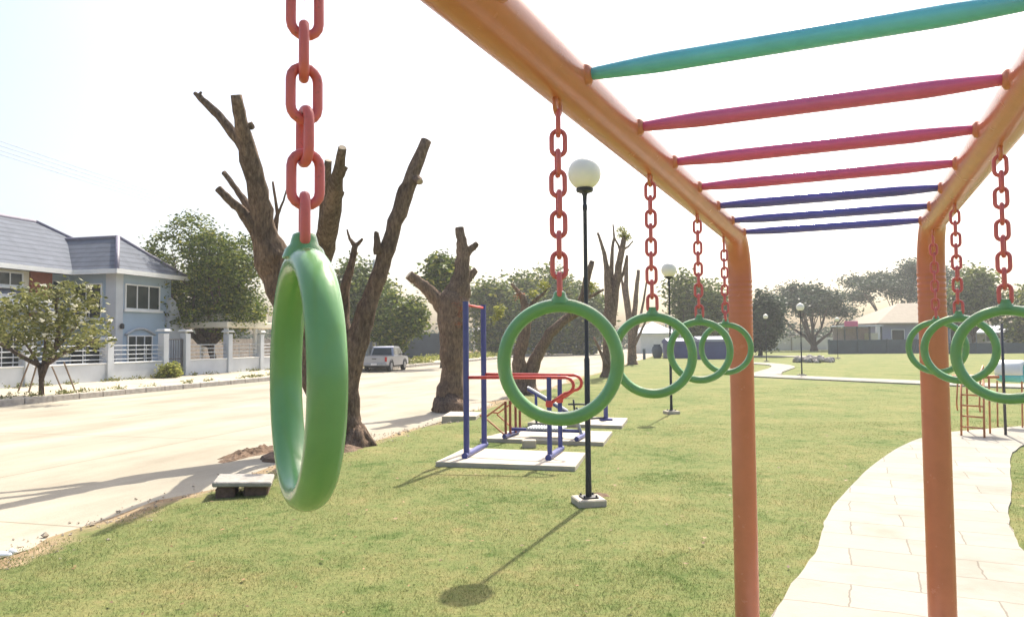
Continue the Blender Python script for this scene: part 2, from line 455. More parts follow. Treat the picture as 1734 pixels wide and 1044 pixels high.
def path_mat():
    mt, n, p, out = new_mat('stamped_pale_concrete')
    tc = nd(n, 'ShaderNodeTexCoord').outputs['Object']
    mp = nd(n, 'ShaderNodeMapping'); mp.inputs['Rotation'].default_value = (0, 0, R(24.5)); n.links.new(tc, mp.inputs[0])
    wob = noise(n, 3.5, 4, 0.6, tc)
    vm = nd(n, 'ShaderNodeVectorMath', operation='MULTIPLY_ADD'); vm.inputs[1].default_value = (0.07, 0.07, 0)
    n.links.new(wob.outputs['Color'], vm.inputs[0]); n.links.new(mp.outputs[0], vm.inputs[2])
    bt = nd(n, 'ShaderNodeTexBrick'); bt.offset = 0.5; bt.offset_frequency = 2
    bt.inputs['Scale'].default_value = 1.0; bt.inputs['Brick Width'].default_value = 0.86; bt.inputs['Row Height'].default_value = 0.47
    bt.inputs['Mortar Size'].default_value = 0.007; bt.inputs['Mortar Smooth'].default_value = 0.4
    bt.inputs['Color1'].default_value = (0.36, 0.342, 0.302, 1); bt.inputs['Color2'].default_value = (0.325, 0.307, 0.27, 1); bt.inputs['Mortar'].default_value = (0.22, 0.2, 0.17, 1)
    n.links.new(vm.outputs[0], bt.inputs['Vector'])
    a = noise(n, 1.3, 6, 0.65, tc); r1 = ramp(n, [(0.28, (0.80, 0.78, 0.73)), (0.5, (0.97, 0.97, 0.96)), (0.8, (1.08, 1.07, 1.05))])
    n.links.new(a.outputs['Fac'], r1.inputs[0])
    mx = nd(n, 'ShaderNodeMixRGB', blend_type='MULTIPLY'); mx.inputs[0].default_value = 1
    n.links.new(bt.outputs['Color'], mx.inputs[1]); n.links.new(r1.outputs[0], mx.inputs[2])
    n.links.new(mx.outputs[0], p.inputs['Base Color']); p.inputs['Roughness'].default_value = 0.92; p.inputs['Specular IOR Level'].default_value = 0.1
    g = noise(n, 25, 5, 0.6, tc)
    bp = nd(n, 'ShaderNodeBump'); bp.inputs['Strength'].default_value = 0.4; bp.inputs['Distance'].default_value = 0.01
    n.links.new(g.outputs['Fac'], bp.inputs['Height']); n.links.new(bp.outputs[0], p.inputs['Normal'])
    return mt
M['path'] = path_mat()

# ================================================================== SETTING
ROAD_Z = -0.09
def terrain():
    ds = [-1200, -200, -60, -27, -20.1, -20.0, -6.3, -6.0, -5.7, -5.35, -5.0, -3, 0, 8, 20, 60, 200, 1200]
    zs = [0, 0, 0, 0, 0, -0.11, -0.11, -0.10, -0.06, -0.02, 0, 0, 0, 0, 0, 0, 0, 0]
    ts = [-400, -60, -10] + [i * 0.8 for i in range(0, 75)] + [66, 80, 110, 160, 300, 600, 1600]
    b = MB(); nd_ = len(ds)
    for t in ts:
        wv = 0.16 * math.sin(t * 1.7) + 0.10 * math.sin(t * 4.1 + 1) + 0.2 * math.sin(t * .5)
        for d, z in zip(ds, zs):
            dd = d + (wv if -6.5 < d < -4.9 else 0)
            b.v.append((dd, t, z))
    for i in range(len(ts) - 1):
        for j in range(nd_ - 1):
            b.f.append((i*nd_+j, i*nd_+j+1, (i+1)*nd_+j+1, (i+1)*nd_+j))
    o = b.build('lawn', M['lawn'], smooth=True); o.rotation_euler = (0, 0, RA)
    tag(o, kind='structure')
terrain()

def strip(name, mat, d0, d1, t0, t1, z, n=60):
    b = MB()
    for i in range(n + 1):
        t = t0 + (t1 - t0) * i / n
        b.v += [(d0, t, z), (d1, t, z)]
    for i in range(n): b.f.append((2*i, 2*i+1, 2*i+3, 2*i+2))
    o = b.build(name, mat); o.rotation_euler = (0, 0, RA)
    return tag(o, kind='structure')
strip('road', M['road'], -20.0, -5.8, -60, 420, ROAD_Z)

# kerb and pavement on the far side of the road
b = MB()
t = -30.0
while t < 120:
    L = 1.0 + rnd.uniform(-.02, .02)
    b.bbox((-20.1 + rnd.uniform(-.012, .012), t + L/2, ROAD_Z + 0.06), (0.2, L - 0.012, 0.26), 0.02)
    t += L
o = b.build('kerb', M['concrete_dark']); o.rotation_euler = (0, 0, RA); tag(o, kind='structure')
b = MB(); b.box((-22.95, 45, 0.03), (5.5, 150, 0.12))
o = b.build('pavement', simple('dusty_pavement', (0.42, 0.37, 0.28), 0.9, 0, 0.25, 1.3, 0.4, 12)); o.rotation_euler = (0, 0, RA); tag(o, kind='structure')

# ------------------------------------------------------------------ winding path
def smooth_poly(pts, it=2):
    for _ in range(it):
        q = []
        for i in range(len(pts)):
            a, c = pts[i], pts[(i + 1) % len(pts)]
            q += [(a[0]*.75 + c[0]*.25, a[1]*.75 + c[1]*.25), (a[0]*.25 + c[0]*.75, a[1]*.25 + c[1]*.75)]
        pts = q
    return pts
def area(p): return sum(p[i][0]*p[(i+1) % len(p)][1] - p[(i+1) % len(p)][0]*p[i][1] for i in range(len(p))) / 2
def ground_poly(px, it=2):
    q = [G(*p) for p in px]
    q = smooth_poly([(v.x, v.y) for v in q], it)
    if area(q) < 0: q = q[::-1]
    return q
PATH_PX = [(1180, 1260), (1240, 1130), (1310, 1044), (1345, 985), (1385, 935), (1392, 900), (1402, 868), (1440, 825), (1498, 772), (1550, 745), (1600, 733), (1650, 729),
           (1734, 722), (1850, 714), (2000, 706), (2000, 738), (1850, 746), (1745, 750), (1718, 762), (1709, 778), (1711, 800), (1714, 835), (1708, 880), (1720, 915), (1745, 955), (1800, 1040), (1900, 1200), (1950, 1300)]
PATH = ground_poly(PATH_PX)
def wob_poly(p, amp):
    q = []
    for i, (x, y) in enumerate(p):
        q.append((x + amp * rnd.uniform(-1, 1), y + amp * rnd.uniform(-1, 1)))
    return q
b = MB(); b.prism(wob_poly(PATH, 0.012), -0.05, 0.022)
tag(b.build('path', M['path']), kind='structure')
FAR1 = ground_poly([(1235, 632), (1275, 633.4), (1320, 636), (1430, 640.5), (1550, 645.5), (1640, 649), (1800, 654), (1800, 660), (1640, 655), (1550, 651), (1430, 645.5), (1320, 640.5), (1275, 638), (1235, 636.5)], 1)
FAR2 = ground_poly([(1268, 634.2), (1290, 628), (1305, 624), (1307, 619.5), (1290, 617), (1240, 616), (1240, 613.5), (1295, 614.5), (1335, 618), (1349, 622), (1335, 627), (1322, 632), (1326, 636)], 1)
FAR3 = ground_poly([(1240, 602.2), (1395, 603.2), (1395, 604.8), (1240, 604)], 0)
for i, (pp, z) in enumerate(((FAR1, 0.05), (FAR2, 0.054), (FAR3, 0.06))):
    b = MB(); b.prism(pp, -0.05, z); tag(b.build('path', M['path']), kind='structure')

# ------------------------------------------------------------------ grass blades on the near lawn
SLAB_Z = 0.065
SLABS = {
 'a': [(737, 781), (974, 789), (992, 765.5), (788, 757)],
 'b': [(812, 741), (1022, 748), (1037, 729.5), (872, 726)],
 'c': [(893, 715), (1053, 720), (1063, 707), (925, 703)],
 'd': [(748, 704), (806, 704), (816, 697), (762, 696)],
}
def slab_poly(k):
    q = [G(*p, SLAB_Z) for p in SLABS[k]]
    q = [(v.x, v.y) for v in q]
    return q if area(q) > 0 else q[::-1]
def inside(poly, x, y):
    r_ = np.zeros(len(x), bool); n = len(poly)
    for i in range(n):
        x1, y1 = poly[i]; x2, y2 = poly[(i + 1) % n]
        c = ((y1 > y) != (y2 > y)) & (x < (x2 - x1) * (y - y1) / ((y2 - y1) if y2 != y1 else 1e-9) + x1)
        r_ ^= c
    return r_
def blades():
    zones = [(3.2, 6.0, 6000), (6.0, 9.5, 3200), (9.5, 15.0, 1100), (15.0, 26.0, 220)]
    P = []; S = []
    for y0, y1, dens in zones:
        xa, xb = -0.74 * y1 - 0.5, 0.74 * y1 + 0.5
        nn = int((y1 - y0) * (xb - xa) * dens)
        x = rng.uniform(xa, xb, nn); y = rng.uniform(y0, y1, nn)
        k = (np.abs(x) < 0.74 * y + 0.6)
        d = x * RD.x + y * RD.y
        k &= d > -5.35 + 0.35 * np.sin(x * 3 + y * 1.7) * np.sin(y * 2.3)
        k &= ~inside(PATH, x + rng.normal(0, .022, nn), y + rng.normal(0, .022, nn))
        for s_ in SLABS: k &= ~inside(slab_poly(s_), x, y)
        # clumpy, thinner turf
        cl = np.sin(x * 2.1 + 1.3 * np.sin(y * 1.7)) * np.sin(y * 2.6 + 1.1 * np.sin(x * 2.9)) + 0.5 * np.sin(x * 7.3 + y * 3.1) * np.sin(y * 6.1 - x * 2.2)
        k &= rng.uniform(0, 1, nn) < np.clip(0.62 + 0.3 * cl, 0.22, 1)
        P.append(np.stack([x[k], y[k]], 1)); S.append(np.full(k.sum(), {3.2: 1, 6.0: 1.1, 9.5: 1.35, 15.0: 1.8}[y0]))
    P = np.concatenate(P); S = np.concatenate(S); n = len(P)
    h = rng.uniform(0.008, 0.021, n) * np.where(rng.random(n) < .03, 1.7, 1.0); wd = rng.uniform(0.0016, 0.0032, n) * S
    a = rng.uniform(0, 2 * np.pi, n); la = rng.uniform(0, 2 * np.pi, n); ll = h * rng.uniform(0.2, 1.3, n)
    dx, dy = np.cos(a) * wd, np.sin(a) * wd
    V = np.zeros((n, 3, 3))
    V[:, 0] = np.stack([P[:, 0] - dx, P[:, 1] - dy, np.full(n, -0.002)], 1)
    V[:, 1] = np.stack([P[:, 0] + dx, P[:, 1] + dy, np.full(n, -0.002)], 1)
    V[:, 2] = np.stack([P[:, 0] + np.cos(la) * ll, P[:, 1] + np.sin(la) * ll, h], 1)
    o = quads_mesh('grass', V.reshape(-1, 3), 3, M['blades'])
    tag(o, 'short yellowish green turf grass covering the near lawn', 'grass', kind='stuff')
blades()
n_ = 520
lx = rng.uniform(-5, 7, n_); ly = 3.4 + 14 * rng.random(n_) ** 1.3
keep = (lx * RD.x + ly * RD.y > -5.6) & ~inside(PATH, lx, ly); lx, ly = lx[keep], ly[keep]; n_ = len(lx)
an = rng.uniform(0, 6.28, n_); sz = rng.uniform(.012, .032, n_)
V = np.zeros((n_, 4, 3)); zz_ = .022 + rng.uniform(0, .012, n_)
for i_, (f_, g_) in enumerate(((1, 0), (0, .45), (-1, 0), (0, -.45))):
    V[:, i_] = np.stack([lx + sz * (f_ * np.cos(an) - g_ * np.sin(an)), ly + sz * (f_ * np.sin(an) + g_ * np.cos(an)), zz_ + rng.uniform(-.006, .006, n_)], 1)
tag(quads_mesh('fallen_leaves', V.reshape(-1, 3), 4, M['dry_leaf']), 'small dry brown leaves scattered over the near lawn', 'leaves', kind='stuff')

# ================================================================== LADDER FRAME WITH RINGS
BA = -math.atan(570 / 1250.0)
BS = Vector((math.sin(-BA), math.cos(-BA), 0)); BN = Vector((math.cos(-BA), -math.sin(-BA), 0))
PR = 0.060                      # pipe radius
NL, NR = -0.570, 0.402          # lateral place of the two rails
S_POST, S_BACK = 4.45, -1.05
RAIL_Z = CAM_H + 0.588
S_MID, N_MID = 1.7, (NL + NR) / 2
lad = thing('overhead_ladder', 'orange tubular monkey bar frame with teal, crimson and blue rungs above the lawn', 'monkey bars',
            BS * S_MID + BN * N_MID, BA)
def LP(n_, s_, z_): return Vector((n_ - N_MID, s_ - S_MID, z_))
def rail_path(n_):
    BR = 0.24; pts = []; rad = []
    def wr(k): return PR * 1.12 * (1 + 0.028 * math.sin(k * 2 * math.pi / 4))
    N = 18
    z = -0.3
    while z < RAIL_Z - BR - 0.42: pts.append((n_, S_BACK, z)); rad.append(PR * 1.1); z += 0.3
    for k in range(N + 1):
        a = math.pi / 2 * k / N
        pts.append((n_, S_BACK + BR * (1 - math.cos(a)), RAIL_Z - BR + BR * math.sin(a))); rad.append(PR * 1.05)
    s = S_BACK + BR + 0.2
    while s < S_POST - BR - 0.1: pts.append((n_, s, RAIL_Z)); rad.append(PR); s += 0.25
    for k in range(N + 1):
        a = math.pi / 2 * k / N
        pts.append((n_, S_POST - BR + BR * math.sin(a), RAIL_Z - BR + BR * math.cos(a))); rad.append(PR * (1.0 + 0.12 * k / N))
    z = RAIL_Z - BR - 0.0075; k = 0
    while z > RAIL_Z - BR - 0.30:
        f = max(0, 1 - (RAIL_Z - BR - z) / 0.30)
        pts.append((n_, S_POST, z)); rad.append(PR * 1.12 * (1 + 0.03 * f ** .5 * math.sin(k * 2 * math.pi / 4))); z -= 0.0075; k += 1
    while z > -0.3: pts.append((n_, S_POST, z)); rad.append(PR * 1.12); z -= 0.25
    pts.append((n_, S_POST, -0.3)); rad.append(PR * 1.12)
    return [LP(*p) for p in pts], rad
RUNG_S = [1.54 + 0.4485 * k for k in range(-5, 7)]
for n_, sg in ((NL, 1), (NR, -1)):
    p_, r_ = rail_path(n_)
    mb = MB(); mb.tube(p_, r_, 28, up=(1, 0, 0))
    for s_ in RUNG_S:          # weld collars at the rungs
        c0 = LP(n_ + sg * (PR - 0.012), s_, RAIL_Z)
        mb.tube([c0, c0 + Vector((sg * 0.014, 0, 0)), c0 + Vector((sg * 0.021, 0, 0))], [0.027, 0.024, 0.014], 14)
    mb.build('side_rail', M['orange'], lad, smooth=True, angle=50)
for k, s_ in enumerate(RUNG_S):
    n0, n1 = NL + PR - 0.004, NR - PR + 0.004
    N = 30; pts = []; rad = []
    for i in range(N + 1):
        u = i / N
        pts.append(LP(n0 + (n1 - n0) * u, s_, RAIL_Z))
        e = min(u, 1 - u) * (n1 - n0)
        rad.append(0.0125 + 0.0085 * min(1, e / 0.16) ** 0.8)  # tapered ends shape in the thinning that sun glare gives the rungs
    mb = MB(); mb.tube(pts, rad, 18)
    mb.build('rung', M['teal'] if k <= 5 else (M['crimson'] if k <= 8 else M['blue']), lad, smooth=True)

# eyes under the rails (parts of the frame); each ring with its chain is a thing of its own
LW, LHW, LHL, PITCHL = 0.0055, 0.0146, 0.0290, 0.047
def link_mesh():
    mb = MB(); pts = []
    st = LHL - LHW
    for k in range(9):
        a = -math.pi/2 + math.pi * k / 8 - math.pi/2 + math.pi/2
        pts.append((LHW * math.cos(math.pi * k / 8), 0, st + LHW * math.sin(math.pi * k / 8)))
    for k in range(9):
        pts.append((-LHW * math.cos(math.pi * k / 8), 0, -st - LHW * math.sin(math.pi * k / 8)))
    mb.tube(pts, LW, 12, closed=True, up=(0, 1, 0))
    me = mb.build('chain_link', M['red_chain'], smooth=True)
    d = me.data; bpy.data.objects.remove(me); return d
LINK = link_mesh()
RING_R, RING_T = 0.1225, 0.0148
def ring_mesh():
    mb = MB()
    mb.tube([(RING_R * math.cos(2*math.pi*k/72), 0, RING_R * math.sin(2*math.pi*k/72)) for k in range(72)], RING_T, 22, closed=True, up=(0, 1, 0), rr=lambda i, a: 1.0 / math.sqrt((math.cos(a) / 1.27) ** 2 + math.sin(a) ** 2))
    o = mb.build('ring', M['green'], smooth=True); d = o.data; bpy.data.objects.remove(o); return d
RING = ring_mesh()
def lug_mesh():
    mb = MB()
    mb.lathe((0, 0, RING_R), [(0.023, 0.004), (0.020, 0.013), (0.015, 0.018), (0.0135, 0.024), (0.012, 0.029), (0.008, 0.031)], 20)
    o = mb.build('lug', M['green'], smooth=True, angle=60); d = o.data; bpy.data.objects.remove(o); return d
LUG = lug_mesh()
RINGC_Z = 1.65
def hang(n_, s_, label, yaw=None, dz=0.0, flip=0):
    ztop = RAIL_Z - math.sqrt(max(PR * PR - (min(abs(n_ - NL), abs(n_ - NR))) ** 2, 1e-6))
    p = BS * s_ + BN * n_
    if yaw is None: yaw = math.atan2(-p.x, p.y)          # ring turned to face the viewer's side
    lug_top = RINGC_Z + dz + RING_R + 0.031
    # eye bracket, a part of the frame
    mb = MB(); c = LP(n_, s_, ztop - 0.014)
    mb.tube([c + Vector((0, 0.017 * math.cos(2*math.pi*k/16), 0.02 * math.sin(2*math.pi*k/16))) for k in range(16)], 0.0055, 10, closed=True)
    mb.build('eye_bracket', M['orange'], lad, smooth=True)
    t_ = thing('hanging_ring', label, 'gym ring', (p.x, p.y, RINGC_Z + dz), yaw, 'green rings hanging on red chains')
    o = bpy.data.objects.new('ring', RING); COL.objects.link(o); o.parent = t_
    l = bpy.data.objects.new('lug', LUG); COL.objects.link(l); l.parent = o
    zz0 = lug_top - RINGC_Z - dz - 0.012 + LHL - LW
    zz1 = ztop - 0.034 + LW * 2 - LHL - RINGC_Z - dz
    nl = max(1, int(round((zz1 - zz0) / PITCHL)))
    st = (zz1 - zz0) / nl
    for i in range(nl + 1):
        c_ = bpy.data.objects.new('chain_link', LINK); COL.objects.link(c_); c_.parent = t_
        c_.location = (rnd.uniform(-.0012, .0012), rnd.uniform(-.0012, .0012), zz0 + st * i)
        c_.scale = (1, 1, st / PITCHL)
        c_.rotation_euler = (0, 0, (math.pi / 2 if (i + flip) % 2 else 0) + rnd.uniform(-.16, .16))
    return t_
hang(-0.525, 0.62, 'green ring nearest of all, seen almost edge-on before the road', yaw=-R(90 - 25.5), dz=0.013, flip=0)
hang(NL, 1.50, 'green ring framing the black lamp post and red exercise bar', dz=.003, flip=1)
hang(NL, 2.33, 'green ring third along the left rail, between lamp post ring and the smaller two', flip=0)
hang(NL - .005, 3.17, 'green ring overlapping the ring at the left orange post, blue sheds seen through it', flip=0)
hang(NL - .01, 3.93, 'smallest green ring on the left rail, in front of the left orange post', flip=1)
hang(NR - .005, 2.43, 'large green ring on the right rail, cut by the picture edge, before the playground ladder', flip=0)
hang(NR - .005, 3.40, 'green ring second along the right rail, just right of the right orange post', flip=0)
hang(NR - .01, 4.18, 'smallest green ring on the right rail, in front of the right orange post', flip=1)

# ================================================================== LAMPS
def lamp(base, label, h=3.38, rg=0.176, seg=24, slab=True, yaw=0.2):
    t_ = thing('street_lamp', label, 'lamp', (base.x, base.y, 0), yaw, 'globe lamps on slim black posts')
    if slab:
        mb = MB(); mb.bbox((0, 0, 0.02), (0.30, 0.30, 0.10), 0.012); mb.build('footing', M['concrete'], t_)
        mb = MB(); mb.bbox((0, 0, 0.078), (0.17, 0.17, 0.014), 0.003)
        for sx in (-1, 1):
            for sy in (-1, 1): mb.lathe((sx * .065, sy * .065, 0.085), [(0.011, 0), (0.011, 0.014), (0.006, 0.02)], 6)
        mb.build('base_plate', M['black'], t_)
    mb = MB(); z0 = 0.0 if not slab else 0.085
    mb.lathe((0, 0, 0), [(0.033, z0), (0.033, z0 + .10), (0.030, z0 + .12), (0.029, 1.5), (0.022, 1.52), (0.021, h - 0.40), (0.026, h - 0.38), (0.026, h - 0.34), (0.02, h - .33), (0.024, h - .24), (0.038, h - 0.20)], 14)
    mb.build('post', M['black'], t_, smooth=True, angle=40)
    mb = MB(); mb.lathe((0, 0, h), [(0.05, -0.21), (0.088, -0.195), (0.092, -0.165), (0.07, -0.15)], 20)
    mb.build('collar', M['black'], t_, smooth=True, angle=40)
    mb = MB(); mb.lathe((0, 0, h), [(rg * math.sin(math.pi * k / 16) + 1e-4, -rg * math.cos(math.pi * k / 16)) for k in range(17)], seg)
    mb.build('globe', M['globe'], t_, smooth=True)
    return t_
lamp(G(997, 853), 'nearest black lamp post with white globe, standing on a square footing in the lawn', 3.46)
lamp(G(1137, 700), 'black globe lamp on the lawn behind the left row of rings', 3.3)
lamp(G(1358, 636), 'globe lamp in front of the spreading rain tree, beside the far path', 3.1)
lamp(G(1298, 612), 'distant globe lamp just right of the left orange post, before dark trees', 3.3)
lamp(G(1419, 607), 'distant globe lamp beside the stall with the red sign', 3.2)

# ================================================================== EXERCISE STATIONS
def slab(k, label):
    q = slab_poly(k)
    cx = sum(p[0] for p in q) / 4; cy = sum(p[1] for p in q) / 4
    mb = MB(); mb.prism([(p[0] - cx, p[1] - cy) for p in q], -0.1, SLAB_Z)
    o = mb.build('concrete_slab', M['concrete'], loc=(cx, cy, 0))
    bm = o.modifiers.new('edge', 'BEVEL'); bm.width = 0.012; bm.segments = 2
    return tag(o, label, 'concrete slab', 'concrete slabs on the lawn')
slab('a', 'nearest pale concrete slab, carrying the tall blue posts and red bars')
slab('b', 'pale concrete slab in the middle, under the stretcher with the orange handles')
slab('c', 'farthest pale concrete slab, under the sit-up board')
slab('d', 'small pale concrete slab on the grass by the foot of the thick stump tree')

def rel(t_, p): return p - t_.location
Z0 = Vector((0, 0, 1))
def st1():
    A, B = G(790, 774, SLAB_Z), G(820, 757, SLAB_Z)
    Cc, Dd = G(931, 777, SLAB_Z), G(949, 764, SLAB_Z)
    t_ = thing('dip_bar_station', 'tall blue posts with red horizontal bars curling back at one end', 'exercise machine', G(870, 770, SLAB_Z))
    for p, py in ((A, 510), (B, 516)):
        top = D(795, py, p.y).z
        mb = MB(); mb.tube([rel(t_, p), rel(t_, Vector((p.x, p.y, top)))], 0.042, 14); mb.build('tall_post', M['navy'], t_, smooth=True, angle=40)
    bz = D(870, 638, A.y).z
    mb = MB()
    ta = Vector((A.x, A.y, D(795, 516, A.y).z)); tb = Vector((B.x, B.y, ta.z))
    mb.tube([rel(t_, ta), rel(t_, tb)], 0.018, 10); mb.build('top_bar', M['red'], t_, smooth=True)
    for p in (Cc, Dd):
        mb = MB(); mb.tube([rel(t_, p), rel(t_, Vector((p.x, p.y, bz)))], 0.034, 14); mb.build('short_post', M['navy'], t_, smooth=True, angle=40)
    for p, q in ((A, B), (Cc, Dd)):
        dr = (q - p).normalized()
        mb = MB(); mb.tube([rel(t_, p - dr * .1) + Z0 * .035, rel(t_, q + dr * .1) + Z0 * .035], 0.045, 12); mb.build('foot_bar', M['navy'], t_, smooth=True, angle=40)
    for p, q in ((A, Cc), (B, Dd)):
        dr = (q - p); L = dr.length; dr.normalize()
        s0 = Vector((p.x, p.y, bz)); pts = [rel(t_, s0), rel(t_, s0 + dr * (L + .22))]
        for k in range(1, 9):
            a = math.pi * k / 8
            pts.append(rel(t_, s0 + dr * (L + .22 + .12 * math.sin(a)) - Z0 * (0.11 * (1 - math.cos(a)))))
        e = Vector((q.x, q.y, bz - 0.36)); pts += [rel(t_, e + dr * .12 + Z0 * .07), rel(t_, e)]
        mb = MB(); mb.tube(pts, 0.023, 12); mb.build('grip_bar', M['red'], t_, smooth=True)
        mb = MB(); mb.lathe(rel(t_, e) - Z0 * .045, [(0.045, 0), (0.05, .02), (0.05, .07), (0.04, .09)], 14); mb.build('clamp', M['red'], t_, smooth=True, angle=40)
st1()
def st2():
    t_ = thing('stretching_machine', 'low exercise frame with bent orange handles at one end and rollers at the other', 'exercise machine', G(920, 738, SLAB_Z))
    b0, b1 = G(866, 738, SLAB_Z), G(985, 742, SLAB_Z)
    z = Z0
    ax = (b1 - b0).normalized(); sd = Vector((-ax.y, ax.x, 0))
    mb = MB(); mb.tube([rel(t_, b0 + z * .12), rel(t_, b1 + z * .12)], 0.03, 10); mb.build('spine', M['navy'], t_, smooth=True, angle=40)
    for c in (b0, b1):
        mb = MB(); mb.tube([rel(t_, c - sd * .38 + z * .04), rel(t_, c + sd * .38 + z * .04)], 0.04, 10); mb.build('foot_bar', M['navy'], t_, smooth=True, angle=40)
    for k, off in enumerate((-.3, -.12, .12, .3)):
        c = b0 + sd * off + ax * (.02 * k)
        mb = MB(); mb.tube([rel(t_, c + z * .05), rel(t_, c + z * .62)], 0.022, 10); mb.build('upright', M['redbrown'], t_, smooth=True, angle=40)
    for off in (-.3, .3):
        c = b0 + sd * off
        mb = MB(); mb.tube([rel(t_, c + z * .60), rel(t_, c - ax * .34 + z * .36), rel(t_, c - ax * .36 + z * .33), rel(t_, c - ax * .02 + z * .06)], 0.016, 8)
        mb.tube([rel(t_, c - ax * .34 + z * .36), rel(t_, c - ax * .46 + z * .37)], 0.018, 8)
        mb.build('handle', M['coral'], t_, smooth=True, angle=40)
    nb = 13
    for k in range(nb):
        c = b0 + (b1 - b0) * (0.28 + 0.5 * k / nb) + z * 0.16
        mb = MB(); mb.tube([rel(t_, c - sd * .2), rel(t_, c + sd * .2)], 0.022, 8); mb.build('roller', M['pad_grey'], t_, smooth=True, angle=40)
    mb = MB(); mb.tube([rel(t_, b1 + z * .05), rel(t_, b1 - ax * .08 + z * .30)], 0.03, 10); mb.tube([rel(t_, b1 - ax * .08 + z * .30 - sd * .2), rel(t_, b1 - ax * .08 + z * .30 + sd * .2)], .045, 10)
    mb.build('foot_rest', M['steel'], t_, smooth=True, angle=40)
st2()
def st3():
    t_ = thing('sit_up_bench', 'sloping pale sit-up board on blue supports with a black hand bar', 'exercise machine', G(975, 713, SLAB_Z))
    z = Z0; c = t_.location
    dist = c.y
    h0, h1 = D(893, 655, dist), D(962, 696, dist)
    ax = (h1 - h0).normalized(); sd = Vector((0, 1, 0))
    mb = MB()
    L = (h1 - h0).length; rot = Matrix((ax, sd, ax.cross(sd))).transposed()
    mb.bbox(rel(t_, (h0 + h1) / 2), (L, 0.34, 0.05), 0.02, rot.to_3x3()); mb.build('board', M['pad_grey'], t_)
    for off in (-.16, .16):
        mb = MB(); mb.tube([rel(t_, h0 + sd * off - z * .04), rel(t_, h1 + sd * off - z * .04)], 0.02, 8); mb.build('board_rail', M['navy'], t_, smooth=True)
    for p in (h0 + ax * .2, h1 - ax * .05):
        for off in (-.18, .18):
            q = p + sd * off
            mb = MB(); mb.tube([rel(t_, Vector((q.x, q.y, SLAB_Z))), rel(t_, q - z * .03)], 0.022, 8); mb.build('leg', M['navy'], t_, smooth=True)
    p0, p1 = D(962, 684, dist), D(1016, 684, dist)
    mb = MB(); mb.tube([rel(t_, p0), rel(t_, p1)], 0.018, 8)
    mb.tube([rel(t_, D(971, 676, dist)), rel(t_, D(973, 697, dist))], 0.02, 8); mb.tube([rel(t_, D(975, 690, dist)), rel(t_, D(990, 698, dist))], 0.02, 8)
    mb.build('hand_bar', M['black'], t_, smooth=True)
    q = G(1026, 711, SLAB_Z)
    mb = MB(); mb.tube([rel(t_, q), rel(t_, q + z * .40)], 0.045, 10); mb.bbox(rel(t_, q + z * .02), (.26, .2, .04), .01); mb.build('end_post', M['navy'], t_, smooth=True, angle=40)
    mb = MB(); mb.tube([rel(t_, G(962, 714, SLAB_Z) + z * .05), rel(t_, q + z * .05)], 0.022, 8); mb.build('ground_rail', M['black'], t_, smooth=True)
st3()
mb = MB(); mb.bbox((0, 0, 0.05), (.22, .16, .14), .01)
o = mb.build('concrete_block', M['concrete'], loc=G(896, 757)); tag(o, 'small pale concrete block on the grass between the two nearer slabs', 'block')

# ------------------------------------------------------------------ concrete drain cover by the big tree
p = G(413, 835)
t_ = thing('drain_box', 'low concrete drain box with a thick grey lid on the lawn edge', 'drain box', p, 0.25)
mb = MB(); mb.bbox((0, .05, .14), (.62, .55, .055), .012, Matrix.Rotation(R(3), 3, 'Y')); mb.build('lid', M['lid'], t_)
mb = MB(); mb.bbox((-.18, .05, .03), (.2, .48, .17), .02); mb.bbox((.14, .07, .03), (.26, .46, .17), .02); mb.build('box_wall', M['brick'], t_)
p = G(8, 942)
mb = MB(); mb.bbox((0, 0, .02), (.13, .07, .03), .012); mb.bbox((.05, .02, .04), (.06, .04, .03), .01, Matrix.Rotation(R(20), 3, 'Y'))
tag(mb.build('litter', M['white_plastic'], loc=p), 'crumpled white scrap lying on the grass at the lower left road edge', 'litter')

from mathutils import noise as mnoise
def heap(name, p, rx, ry, h, mat, label, n=26, seed=1, rz=RA):
    b = MB(); N, K = 26, 84
    for i in range(N):
        f = i / (N - 1)
        for k in range(K):
            a = 2 * math.pi * k / K
            x, y = math.cos(a), math.sin(a)
            q = 1 + 0.30 * mnoise.noise((x * 1.3 + seed, y * 1.3, 0)) + 0.16 * mnoise.noise((x * 4 + seed, y * 4, 3))
            X, Y = rx * f * q * x, ry * f * q * y
            bump = 0.5 * mnoise.fractal((X * 5 + seed, Y * 5, 1), 1.0, 2.0, 4) + .35 * mnoise.noise((X * 17, Y * 17, seed))
            hh = h * max(0, (1 - f * f)) * (1 + bump * 1.2) if i < N - 1 else -0.05
            b.v.append((X, Y, hh))
    for i in range(N - 1):
        for k in range(K):
            l = (k + 1) % K; b.f.append((i*K+k, (i+1)*K+k, (i+1)*K+l, i*K+l))
    o = b.build(name, mat, loc=p); o.rotation_euler = (0, 0, rz)
    return tag(o, label, 'earth mound')

